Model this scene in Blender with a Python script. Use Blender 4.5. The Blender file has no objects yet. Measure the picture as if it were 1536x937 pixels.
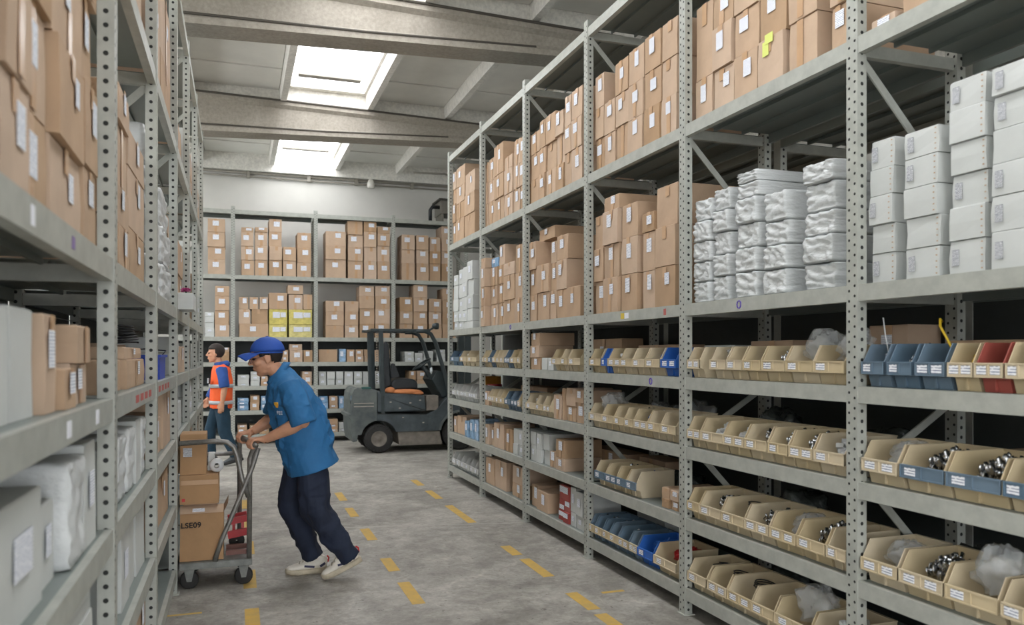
import bpy, math, random
from mathutils import Vector, Matrix, noise as mnoise
random.seed(7)
R = math.radians
SC = bpy.context.scene
COL = SC.collection

# ---------------------------------------------------------------- camera, sky, exposure
cam_d = bpy.data.cameras.new('camera'); cam = bpy.data.objects.new('camera', cam_d); COL.objects.link(cam)
cam.location = (0, 0, 1.57); cam.rotation_euler = (R(90), 0, -0.3344)
cam_d.sensor_width = 36; cam_d.lens = 36 * 1188.5 / 1536; cam_d.shift_y = 62.57 / 1536
cam_d.clip_start = .05; cam_d.clip_end = 200
cam_d.dof.use_dof = True; cam_d.dof.focus_distance = 6.0; cam_d.dof.aperture_fstop = 2.8
SC.camera = cam
SC.view_settings.view_transform = 'Standard'; SC.view_settings.look = 'None'
SC.view_settings.exposure = 1.05; SC.view_settings.gamma = 1.0; SC.view_settings.use_curve_mapping = False
world = bpy.data.worlds.new('sky'); SC.world = world; world.use_nodes = True
bg = world.node_tree.nodes['Background']; bg.inputs[0].default_value = (.93, .96, 1.0, 1); bg.inputs[1].default_value = 3.8
SC.cycles.max_bounces = 7; SC.cycles.diffuse_bounces = 4; SC.cycles.glossy_bounces = 3; SC.cycles.transparent_max_bounces = 6
SKYLIGHT = 3.6       # daylight glow of the milky roof panes

# ---------------------------------------------------------------- helpers
def lin(h):
    h = h.lstrip('#'); c = [int(h[i:i+2], 16) / 255 for i in (0, 2, 4)]
    return tuple((x / 12.92 if x <= .04045 else ((x + .055) / 1.055) ** 2.4) for x in c) + (1,)

class MB:
    """collects shapes and links them as one mesh object"""
    def __init__(s): s.v = []; s.f = []
    def quad(s, a, b, c, d):
        i = len(s.v); s.v += [a, b, c, d]; s.f.append((i, i+1, i+2, i+3)); return s
    def box(s, x0, x1, y0, y1, z0, z1):
        i = len(s.v)
        s.v += [(x0,y0,z0),(x1,y0,z0),(x1,y1,z0),(x0,y1,z0),(x0,y0,z1),(x1,y0,z1),(x1,y1,z1),(x0,y1,z1)]
        s.f += [tuple(i+k for k in q) for q in ((0,3,2,1),(4,5,6,7),(0,1,5,4),(1,2,6,5),(2,3,7,6),(3,0,4,7))]
        return s
    def bar(s, p, q, w, h, up=(0,0,1)):
        p, q = Vector(p), Vector(q); d = (q - p).normalized(); up = Vector(up)
        if abs(d.dot(up)) > .98: up = Vector((0,1,0))
        a = d.cross(up).normalized() * w / 2; b = a.cross(d).normalized() * h / 2
        i = len(s.v)
        s.v += [tuple(x) for x in (p-a-b, p+a-b, p+a+b, p-a+b, q-a-b, q+a-b, q+a+b, q-a+b)]
        s.f += [tuple(i+k for k in t) for t in ((0,1,2,3),(7,6,5,4),(0,4,5,1),(1,5,6,2),(2,6,7,3),(3,7,4,0))]
        return s
    def tube(s, path, r, n=10, caps=True, squash=1.0):
        P = [Vector(p) for p in path]; m = len(P)
        rr = r if isinstance(r, (list, tuple)) else [r] * m
        t0 = (P[1] - P[0]).normalized(); ref = Vector((0,0,1)) if abs(t0.z) < .9 else Vector((1,0,0))
        a = t0.cross(ref).normalized(); base = len(s.v)
        for k in range(m):
            t = (P[min(k+1, m-1)] - P[max(k-1, 0)]).normalized()
            a = (a - t * a.dot(t)).normalized(); b = t.cross(a)
            rad = rr[k]; ra, rb = rad if isinstance(rad, tuple) else (rad, rad * squash)
            for j in range(n):
                an = 2 * math.pi * j / n
                s.v.append(tuple(P[k] + a * (math.cos(an) * ra) + b * (math.sin(an) * rb)))
        for k in range(m - 1):
            for j in range(n):
                j2 = (j + 1) % n
                s.f.append((base+k*n+j, base+k*n+j2, base+(k+1)*n+j2, base+(k+1)*n+j))
        if caps:
            s.f.append(tuple(base + j for j in range(n))[::-1]); s.f.append(tuple(base + (m-1)*n + j for j in range(n)))
        return s
    def prism(s, poly, y0, y1):
        """outline in x,z pushed along y"""
        n = len(poly); i = len(s.v)
        s.v += [(x, y0, z) for x, z in poly] + [(x, y1, z) for x, z in poly]
        s.f += [tuple(range(i, i+n)), tuple(range(i+2*n-1, i+n-1, -1))]
        s.f += [(i+k, i+n+k, i+n+(k+1) % n, i+(k+1) % n) for k in range(n)]
        return s
    def lathe(s, prof, n=24, c=(0,0,0), axis='y'):
        """profile (radius, position) turned about an axis"""
        i = len(s.v); m = len(prof)
        for r, t in prof:
            for j in range(n):
                a = 2 * math.pi * j / n; u, w = r * math.cos(a), r * math.sin(a)
                p = (u, t, w) if axis == 'y' else ((u, w, t) if axis == 'z' else (t, u, w))
                s.v.append((c[0]+p[0], c[1]+p[1], c[2]+p[2]))
        for k in range(m - 1):
            for j in range(n):
                j2 = (j+1) % n; s.f.append((i+k*n+j, i+k*n+j2, i+(k+1)*n+j2, i+(k+1)*n+j))
        return s
    def ball(s, c, rx, ry, rz, n=14, m=9):
        i = len(s.v)
        for k in range(m + 1):
            a = math.pi * k / m
            for j in range(n):
                b = 2 * math.pi * j / n
                s.v.append((c[0] + rx*math.sin(a)*math.cos(b), c[1] + ry*math.sin(a)*math.sin(b), c[2] + rz*math.cos(a)))
        for k in range(m):
            for j in range(n):
                j2 = (j+1) % n; s.f.append((i+k*n+j, i+(k+1)*n+j, i+(k+1)*n+j2, i+k*n+j2))
        return s
    def mesh(s, name, mat, smooth=False):
        me = bpy.data.meshes.new(name); me.from_pydata(s.v, [], s.f)
        if mat: me.materials.append(mat)
        if smooth: me.polygons.foreach_set('use_smooth', [True] * len(me.polygons))
        me.update(); return me
    def build(s, name, mat, parent=None, loc=None, rz=0, smooth=False, bevel=0, auto=False):
        o = link(name, s.mesh(name, mat, smooth), parent, loc, rz)
        if bevel:
            b = o.modifiers.new('bevel', 'BEVEL'); b.width = bevel; b.segments = 2; b.limit_method = 'ANGLE'
        return o

TMP = bpy.data.scenes.new('workbench')      # scratch scene for turning rough shapes into finished meshes
def link(name, data, parent=None, loc=None, rz=0):
    o = bpy.data.objects.new(name, data); COL.objects.link(o)
    if loc is not None: o.location = loc
    if rz: o.rotation_euler = (0, 0, rz)
    o.parent = parent
    return o
def tag(o, label, cat, group=None, kind=None):
    o['label'] = label
    if cat: o['category'] = cat
    if group: o['group'] = group
    if kind: o['kind'] = kind
    return o
def empty(name, loc=(0,0,0), rz=0):
    o = link(name, None, None, loc, rz); o.empty_display_size = .1; return o
def struct(o):
    o['kind'] = 'structure'; return o

# ---------------------------------------------------------------- materials
MATS = {}
def mat(name, col, rough=.6, metal=0.0, var=0.0, scale=6.0, col2=None, bump=0.0, bscale=60.0, emit=0, rnd=0.0, spec=.5, alpha=1.0, trans=0, detail=4):
    if name in MATS: return MATS[name]
    m = bpy.data.materials.new(name); m.use_nodes = True; nt = m.node_tree; N = nt.nodes; L = nt.links
    p = N['Principled BSDF']; c = lin(col)
    p.inputs['Base Color'].default_value = c; p.inputs['Roughness'].default_value = rough; p.inputs['Metallic'].default_value = metal
    p.inputs['Specular IOR Level'].default_value = spec
    tc = N.new('ShaderNodeTexCoord')
    out = None
    if var or col2:
        n = N.new('ShaderNodeTexNoise'); n.inputs['Scale'].default_value = scale; n.inputs['Detail'].default_value = detail; n.inputs['Roughness'].default_value = .62
        L.new(tc.outputs['Object'], n.inputs['Vector'])
        r = N.new('ShaderNodeValToRGB'); r.color_ramp.elements[0].position = .36; r.color_ramp.elements[1].position = .66
        r.color_ramp.elements[0].color = lin(col2) if col2 else tuple(x * (1 - var) for x in c[:3]) + (1,)
        r.color_ramp.elements[1].color = c if col2 else tuple(min(1, x * (1 + var)) for x in c[:3]) + (1,)
        L.new(n.outputs['Fac'], r.inputs['Fac']); out = r.outputs['Color']
    if rnd:
        oi = N.new('ShaderNodeObjectInfo'); h = N.new('ShaderNodeHueSaturation')
        mr = N.new('ShaderNodeMapRange'); mr.inputs['To Min'].default_value = 1 - rnd; mr.inputs['To Max'].default_value = 1 + rnd * .8
        L.new(oi.outputs['Random'], mr.inputs['Value']); L.new(mr.outputs['Result'], h.inputs['Value'])
        mr2 = N.new('ShaderNodeMapRange'); mr2.inputs['To Min'].default_value = 1.06; mr2.inputs['To Max'].default_value = .82
        L.new(oi.outputs['Random'], mr2.inputs['Value']); L.new(mr2.outputs['Result'], h.inputs['Saturation'])
        if out: L.new(out, h.inputs['Color'])
        else: h.inputs['Color'].default_value = c
        out = h.outputs['Color']
    if out: L.new(out, p.inputs['Base Color'])
    if bump:
        n2 = N.new('ShaderNodeTexNoise'); n2.inputs['Scale'].default_value = bscale; n2.inputs['Detail'].default_value = 5
        L.new(tc.outputs['Object'], n2.inputs['Vector'])
        b = N.new('ShaderNodeBump'); b.inputs['Strength'].default_value = bump; b.inputs['Distance'].default_value = .02
        L.new(n2.outputs['Fac'], b.inputs['Height']); L.new(b.outputs['Normal'], p.inputs['Normal'])
    if emit:
        p.inputs['Emission Color'].default_value = c; p.inputs['Emission Strength'].default_value = emit
    if alpha < 1: p.inputs['Alpha'].default_value = alpha
    if trans: p.inputs['Transmission Weight'].default_value = trans
    MATS[name] = m; return m

M_CARD = mat('cardboard', 'BFA286', .82, var=.08, scale=3.5, rnd=.09, bump=.05, bscale=40)
M_CARD2 = mat('cardboard_tan', 'B39474', .82, var=.08, scale=4, rnd=.08, bump=.05, bscale=40)
M_TAPE = mat('packing_tape', 'BD9873', .3, var=.05, scale=8)
M_WHITEBOX = mat('white_carton', 'C6C9C6', .7, var=.03, scale=5, rnd=.04)
M_PACK = mat('white_plastic_wrap', 'CDD0D0', .42, var=.03, scale=9, rnd=.03, bump=.35, bscale=9)
M_YELLOW = mat('yellow_carton', 'D2C574', .7, var=.16, scale=16, rnd=.04)
M_RED = mat('red_carton', 'A8443E', .6, var=.05, rnd=.08)
M_BLUEWHITE = mat('blue_printed_carton', '7FA3C4', .6, var=.3, scale=14, rnd=.15)
M_RACK = mat('rack_grey_enamel', 'A6A8A0', .45, var=.1, scale=11, bump=.02, spec=.5)
M_SHELF = mat('shelf_grey_enamel', '757D79', .42, var=.05, scale=3, spec=.45)
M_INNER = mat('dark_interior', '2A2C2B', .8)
M_PAPER = mat('paper', 'E9EAF0', .7)
M_BIN = {'k': mat('beige_bin_plastic', 'C9B896', .5, var=.05, rnd=.06), 'g': mat('slate_blue_bin_plastic', '62788A', .5, var=.08, rnd=.08),
         'B': mat('blue_bin_plastic', '2F66B8', .45, var=.06), 'G': mat('pale_grey_bin_plastic', 'BFC0BC', .5, var=.05, rnd=.05),
         'r': mat('red_bin_plastic', 'A05046', .5, var=.07)}
M_METAL = mat('bright_steel', 'C9CCD0', .25, metal=1.0, var=.1, scale=30)
M_CLEAR = mat('clear_plastic_bag', 'E6EAEC', .1, alpha=.34, spec=1.0, bump=.5, bscale=8)
M_CLEAR.node_tree.nodes['Principled BSDF'].inputs['Coat Weight'].default_value = 1.0
M_BLACK = mat('black_rubber_cable', '1B1D20', .45, var=.1)
M_WHITEBIT = mat('white_plastic_parts', 'D9DBDC', .4, rnd=.05)
M_BLUEBIT = mat('blue_plastic_parts', '2D63B5', .4)
M_YELBIT = mat('yellow_plastic_parts', 'D9B52A', .45)
M_REDBIT = mat('red_plastic_parts', 'C02A2E', .4)

def printed(name, base, ink, sx=55, sz=38, amount=.5):
    """paper printed with rows of small ink marks"""
    if name in MATS: return MATS[name]
    m = bpy.data.materials.new(name); m.use_nodes = True; nt = m.node_tree; N = nt.nodes; L = nt.links
    p = N['Principled BSDF']; p.inputs['Roughness'].default_value = .65
    tc = N.new('ShaderNodeTexCoord'); mp = N.new('ShaderNodeMapping'); mp.inputs['Scale'].default_value = (sx, 1, sz)
    L.new(tc.outputs['Object'], mp.inputs['Vector'])
    n = N.new('ShaderNodeTexNoise'); n.inputs['Scale'].default_value = 3.2; n.inputs['Detail'].default_value = 1
    L.new(mp.outputs['Vector'], n.inputs['Vector'])
    w = N.new('ShaderNodeTexWave'); w.bands_direction = 'Z'; w.inputs['Scale'].default_value = 1.0
    L.new(mp.outputs['Vector'], w.inputs['Vector'])
    mu = N.new('ShaderNodeMath'); mu.operation = 'MULTIPLY'; L.new(n.outputs['Fac'], mu.inputs[0]); L.new(w.outputs['Fac'], mu.inputs[1])
    gt = N.new('ShaderNodeMath'); gt.operation = 'GREATER_THAN'; gt.inputs[1].default_value = .62 - amount * .5; L.new(mu.outputs[0], gt.inputs[0])
    mx = N.new('ShaderNodeMix'); mx.data_type = 'RGBA'; L.new(gt.outputs[0], mx.inputs['Factor'])
    mx.inputs['A'].default_value = lin(base); mx.inputs['B'].default_value = lin(ink); L.new(mx.outputs['Result'], p.inputs['Base Color'])
    MATS[name] = m; return m
M_LABEL = printed('printed_paper_label', 'EEF0F6', 'A7AFC0')
M_STAMP = printed('grey_print', 'D4D5D8', '5F6570', 30, 60, .62)
M_CARDTAG = printed('bin_card', 'EDEEF2', '8C94A8', 30, 30, .5)

def concrete(name, a, b, stain, scale, rough=.7, bump=.1, spots=False):
    m = bpy.data.materials.new(name); m.use_nodes = True; nt = m.node_tree; N = nt.nodes; L = nt.links; p = N['Principled BSDF']
    tc = N.new('ShaderNodeTexCoord')
    def nz(sc, det, dist=0):
        n = N.new('ShaderNodeTexNoise'); n.inputs['Scale'].default_value = sc; n.inputs['Detail'].default_value = det; n.inputs['Roughness'].default_value = .66
        n.inputs['Distortion'].default_value = dist; L.new(tc.outputs['Object'], n.inputs['Vector']); return n.outputs['Fac']
    def ramp(fac, p0, p1, c0, c1):
        r = N.new('ShaderNodeValToRGB'); r.color_ramp.elements[0].position = p0; r.color_ramp.elements[1].position = p1
        r.color_ramp.elements[0].color = c0; r.color_ramp.elements[1].color = c1; L.new(fac, r.inputs['Fac']); return r.outputs['Color']
    def mix(fac, A, B, mode='MIX'):
        x = N.new('ShaderNodeMix'); x.data_type = 'RGBA'; x.blend_type = mode; L.new(fac, x.inputs['Factor']) if not isinstance(fac, float) else setattr(x.inputs['Factor'], 'default_value', fac)
        L.new(A, x.inputs['A']) if not isinstance(A, tuple) else setattr(x.inputs['A'], 'default_value', A)
        L.new(B, x.inputs['B']) if not isinstance(B, tuple) else setattr(x.inputs['B'], 'default_value', B); return x.outputs['Result']
    c = ramp(nz(scale, 8, .4), .38, .62, lin(b), lin(a))
    s = ramp(nz(scale * .45, 6, 1.2), .52, .72, (0,0,0,1), (1,1,1,1))
    c = mix(s, c, lin(stain))
    fine = ramp(nz(scale * 22, 3), .35, .65, (.86,.86,.86,1), (1.08,1.08,1.08,1))
    c = mix(1.0, c, fine, 'MULTIPLY')
    if spots:
        c = mix(1.0, c, ramp(nz(scale * 5.5, 5, .6), .40, .6, (.84,.83,.815,1), (1.07,1.07,1.06,1)), 'MULTIPLY')
        c = mix(1.0, c, ramp(nz(scale * 13, 2), .66, .72, (1,1,1,1), (.5,.48,.45,1)), 'MULTIPLY')
        c = mix(1.0, c, ramp(nz(scale * 3.1, 3, 1.5), .6, .68, (1,1,1,1), (1.16,1.16,1.15,1)), 'MULTIPLY')
    L.new(c, p.inputs['Base Color'])
    rr = N.new('ShaderNodeMapRange'); L.new(nz(scale * .8, 4), rr.inputs['Value']); rr.inputs['To Min'].default_value = rough - .22; rr.inputs['To Max'].default_value = rough + .2
    L.new(rr.outputs['Result'], p.inputs['Roughness'])
    bm = N.new('ShaderNodeBump'); bm.inputs['Strength'].default_value = bump; bm.inputs['Distance'].default_value = .01; L.new(nz(scale * 9, 6), bm.inputs['Height']); L.new(bm.outputs['Normal'], p.inputs['Normal'])
    MATS[name] = m; return m
M_FLOOR = concrete('worn_concrete_floor', 'B2AEA6', '908C85', '75716A', 1.7, .58, .14, True)
M_WALL = mat('cream_wall_paint', 'C6C4BE', .8, var=.05, scale=1.2, bump=.05, bscale=20)
M_CEIL = concrete('pale_concrete_ceiling', 'E4E1DA', 'DAD7CF', 'D2CEC6', 1.1, .85, .1)
M_BEAM = concrete('weathered_beam_concrete', 'A29B90', '979085', '8E877C', 1.3, .85, .12)
M_LINE = mat('worn_yellow_floor_paint', 'D3AC52', .7, scale=9, col2='BE9F5C', detail=8)
M_SKY = mat('milky_skylight_pane', 'F9FBFF', .4, emit=SKYLIGHT)
M_DARKPIPE = mat('grey_conduit', '8A857B', .5, var=.08)
M_WALLDARK = mat('ribbed_steel_wall', '4D524F', .6, var=.1)

# ---------------------------------------------------------------- setting
LEVELS = {1: .165, 2: .587, 3: 1.015, 4: 1.43, 5: 1.873, 6: 2.95, 7: 4.08}
XL, XR, YB, YF, ZC = -4.6, 9.0, 15.62, -9.0, 5.33
floor = struct(MB().box(XL-.3, XR+.3, YF-14, YB+.3, -.2, 0).build('floor', M_FLOOR))
# painted dashes: three rows along the aisle
DASH = {.09: [(4.55, 5.15), (5.6, 6.07), (6.55, 7.0), (7.5, 8.0), (8.5, 9.0)],
        1.085: [(4.9, 5.4), (5.7, 6.08), (6.71, 7.17), (7.73, 8.19), (8.62, 9.14), (3.9, 4.4)],
        2.08: [(3.7, 4.35), (4.44, 4.8), (5.2, 5.71), (5.84, 6.15), (7.1, 7.99), (8.39, 8.93), (9.31, 9.75)]}
for x, segs in DASH.items():
    for a, b in segs:
        j = random.uniform(-.006, .006); w = .042
        MB().prism([(x-w+j, 0), (x+w+j, 0), (x+w+j, .0016), (x-w+j, .0016)], a, b).build('floor_marking', M_LINE, floor)
MB().box(2.27, 2.43, 4.715, 4.75, 0, .0015).build('floor_marking', M_LINE, floor)
MB().box(-.4, -.2, 5.155, 5.18, 0, .0015).build('floor_marking', M_LINE, floor)
M_SEAM = mat('pale_floor_joint', 'B7B3AC', .8, var=.1)
MB().bar((-.37, 7.55, 0), (2.5, 6.95, 0), .016, .0016).build('floor_joint', M_SEAM, floor)
MB().bar((-.37, 3.3, 0), (2.5, 3.25, 0), .016, .0016).build('floor_joint', M_SEAM, floor)

wb = struct(MB().box(XL-.2, XR+.2, YB, YB+.2, 0, ZC+.4).build('wall_back', M_WALL))
wl = struct(MB().box(XL-.2, XL, YF, YB, 0, 2.9).box(XL-.2, XL, YF, YB, 5.05, ZC+.4).build('wall_left', M_WALL))
wr = MB(); wr.box(XR, XR+.2, YF, YB, 0, 2.95); wr.box(XR, XR+.2, YF, YB, 4.1, ZC+.4)
wr = struct(wr.build('wall_right', M_WALL))
wf = MB(); wf.box(XL-.2, -2.2, YF-.2, YF, 0, ZC+.4); wf.box(5.2, XR+.2, YF-.2, YF, 0, ZC+.4); wf.box(-2.2, 5.2, YF-.2, YF, 4.4, ZC+.4)
struct(wf.build('wall_front', M_WALL))
# strip window of milky panes in the right wall
M_WINPANE = mat('milky_window_pane', 'EEF4F6', .4, emit=1.2)
win = struct(MB().box(XR+.02, XR+.1, YF+.2, YB, 2.95, 3.02).box(XR+.02, XR+.1, YF+.2, YB, 4.03, 4.1).build('window_1', M_WALL))
y = YF + .2
while y < YB - .4:
    MB().box(XR+.05, XR+.07, y+.04, y+1.6, 3.02, 4.03).build('pane', M_WINPANE, win)
    MB().box(XR+.03, XR+.1, y+1.6, y+1.66, 3.02, 4.03).build('mullion', M_DARKPIPE, win); y += 1.66

# unseen strip window added in the left wall to brighten right rack and ceiling
M_ADDPANE = mat('added_window_pane', 'F4F8FA', .4, emit=2.3)
win = struct(MB().box(XL-.1, XL-.02, YF+.2, YB, 2.9, 2.97).box(XL-.1, XL-.02, YF+.2, YB, 4.98, 5.05).build('window_20', M_WALL))
y = YF + .2
while y < YB - .4:
    MB().box(XL-.07, XL-.05, y+.04, y+2.6, 2.97, 4.98).build('pane', M_ADDPANE, win)
    MB().box(XL-.1, XL-.03, y+2.6, y+2.66, 2.97, 4.98).build('mullion', M_DARKPIPE, win); y += 2.66

# roof: slabs with openings, deep tapered cross beams, purlins, skylights
SKX = [(-3.02, -1.93), (.68, 1.77)]         # bays of purlins that hold panes
BEAMS = [-7.6, -3.7, .2, 4.1, 8.02, 11.72]
ceil = MB()
xs = [XL-.2]
for a, b in SKX: xs += [a, b]
xs.append(XR+.2)
for k in range(0, len(xs), 2): ceil.box(xs[k], xs[k+1], YF-.2, YB+.2, ZC, ZC+.25)
EDGES = BEAMS + [YB + .1]
SKY_Y = []
for k in range(len(EDGES)):
    y1 = EDGES[k]; y0 = EDGES[k-1] if k else YF
    SKY_Y.append((y0 + .75, y1 - .18))
for a, b in SKX:
    yy = YF - .2
    for y0, y1 in SKY_Y:
        ceil.box(a, b, yy, y0, ZC, ZC+.25); yy = y1
    ceil.box(a, b, yy, YB+.2, ZC, ZC+.25)
ceil = struct(ceil.build('ceiling', M_CEIL))
M_BOARD = mat('roof_board', 'E4E2DB', .85, var=.05, scale=1.5)
for k in range(len(EDGES)):                                # slightly stepped roof boards, nearer bays only
    if k < 3: continue
    y0 = EDGES[k-1] + .2; y1 = EDGES[k] - .1
    for c0, c1 in ((-.55, .56), (1.9, 2.94), (3.06, 4.14)):
        n = 4
        for j in range(n):
            ya = y0 + (y1 - y0) * j / n; yb = y0 + (y1 - y0) * (j + 1) / n - .015
            MB().box(c0, c1, ya, yb, ZC - .03 - .012 * (j % 2), ZC).build('roof_board', M_BOARD, ceil)
for yb in BEAMS:
    for side, (za, zb) in (('', (0, 0)),):
        m = MB(); X0, X1 = XL, XR
        zt = lambda x: 5.14 - .022 * (x + .4) if x > -.4 else 5.14
        zl = lambda x: 4.615 + .04 * (x + .4) if x > -.4 else 4.615
        secs = []
        for x in (X0, -.4, 3.2, X1):
            t = max(zt(x), 5.04); b = min(zl(x), 4.76)
            secs.append([(x, yb-.2, t), (x, yb-.2, t-.06), (x, yb-.15, t-.1), (x, yb-.15, b+.1), (x, yb-.17, b+.06), (x, yb-.17, b), (x, yb+.17, b), (x, yb+.17, b+.06), (x, yb+.15, b+.1), (x, yb+.15, t-.1), (x, yb+.2, t-.06), (x, yb+.2, t)])
        nn = len(secs[0])
        for sct in secs: m.v += sct
        for k in range(len(secs)-1):
            for j in range(nn): m.f.append((k*nn+j, k*nn+(j+1) % nn, (k+1)*nn+(j+1) % nn, (k+1)*nn+j))
        m.f += [tuple(range(nn)), tuple(range((len(secs)-1)*nn, len(secs)*nn))[::-1]]
        m.build('roof_beam', M_BEAM, ceil)
        # upstand between beam and slab
        MB().box(X0, X1, yb-.1, yb+.1, 5.0, ZC).build('beam_upstand', M_CEIL, ceil)
M_CABLE = mat('dark_cable', '4B463F', .7)
for yb in BEAMS[-2:]:
    MB().tube([(-.6, yb-.175, 4.70), (1.2, yb-.175, 4.745), (3.0, yb-.165, 4.83)], .012, 6).build('cable', M_CABLE, ceil)
    MB().tube([(-.6, yb-.21, 5.135), (1.5, yb-.21, 5.1), (4.0, yb-.21, 5.045)], .014, 6).build('cable', M_CABLE, ceil)
PX = [-4.3, -3.08, -1.87, -.62, .62, 1.83, 3.0, 4.32, 5.53, 6.8, 8.0]
for k in range(len(EDGES)):
    y0 = (EDGES[k-1] + .15) if k else YF; y1 = EDGES[k] - .1
    for x in PX:
        m = MB(); n0 = len(m.v)
        m.v += [(x-.055, y0, ZC), (x+.055, y0, ZC), (x+.04, y0, ZC-.22), (x-.04, y0, ZC-.22), (x-.055, y1, ZC), (x+.055, y1, ZC), (x+.04, y1, ZC-.22), (x-.04, y1, ZC-.22)]
        m.f += [(0,1,2,3), (7,6,5,4), (0,4,5,1), (1,5,6,2), (2,6,7,3), (3,7,4,0)]
        m.build('purlin', M_CEIL, ceil)
wn = 2
for k, (y0, y1) in enumerate(SKY_Y):
    for a, b in SKX:
        fr = MB(); fr.box(a, a+.03, y0, y1, ZC, ZC+.26); fr.box(b-.03, b, y0, y1, ZC, ZC+.26); fr.box(a, b, y0, y0+.03, ZC, ZC+.26); fr.box(a, b, y1-.03, y1, ZC, ZC+.26)
        w = struct(fr.build('window_%d' % wn, M_CEIL)); wn += 1
        MB().box(a+.02, b-.02, y0+.02, y1-.02, ZC+.05, ZC+.07).build('pane', M_SKY, w)
        ym = y1 - .62
        MB().box(a+.1, b-.16, ym, ym+.12, ZC-.02, ZC+.035).build('crossbar', M_DARKPIPE, w)
# ledge and conduits on the back wall
st = struct(MB().box(XL, XR, YB-.14, YB, 4.98, ZC).build('trim_1', M_CEIL))
for z, r in ((4.95, .022), (4.88, .015)):
    MB().tube([(XL, YB-.05, z), (XR, YB-.05, z)], r, 8).build('conduit', M_DARKPIPE, st, smooth=True)
for x in (.2, 1.3, 2.2, 3.3): MB().box(x-.03, x+.03, YB-.08, YB, 4.86, 4.98).build('clip', M_DARKPIPE, st)
# small wall lamp
lm = empty('wall_lamp', (2.47, YB-.12, 4.8))
MB().lathe([(0, 0), (.06, .01), (.075, .06), (.06, .14), (.03, .18), (0, .18)], 14, axis='z').build('globe', mat('opal_glass', 'E3E0D8', .3), lm, smooth=True)
MB().box(-.03, .03, .0, .12, .15, .2).build('bracket', M_DARKPIPE, lm)
tag(lm, 'small white globe lamp hanging under the conduits on the back wall', 'lamp')
# ventilation unit above the far racks
vu = empty("ventilation_unit", (3.95, 14.9, 4.082))
M_UNIT = mat('dull_grey_steel', '77736B', .5, metal=.3, var=.1)
MB().box(-.28, .45, -.22, .3, .16, .42).build('casing', M_UNIT, vu, bevel=.012)
MB().box(-.32, .49, -.26, .34, .42, .45).build('lid', mat('dark_steel', '45443F', .5, metal=.4), vu)
MB().box(-.05, .45, -.24, -.221, .22, .38).build('grille', M_INNER, vu)
for x in (-.24, .4): MB().box(x-.02, x+.02, -.2, .28, 0, .16).build('leg', M_UNIT, vu)
MB().tube([(-.28, -.1, .3), (-.42, -.1, .3), (-.46, -.1, .24), (-.46, -.1, .02)], .035, 10).build('hose', M_BLACK, vu, smooth=True)
MB().tube([(.05, .1, .45), (.05, .1, .85), (0, .1, .95), (-.12, .12, 1.0), (-.7, .3, 1.02)], .02, 8).build('conduit', M_DARKPIPE, vu, smooth=True)
tag(vu, 'grey ventilation unit with bent conduits above the back rack', 'ventilation unit')
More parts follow.
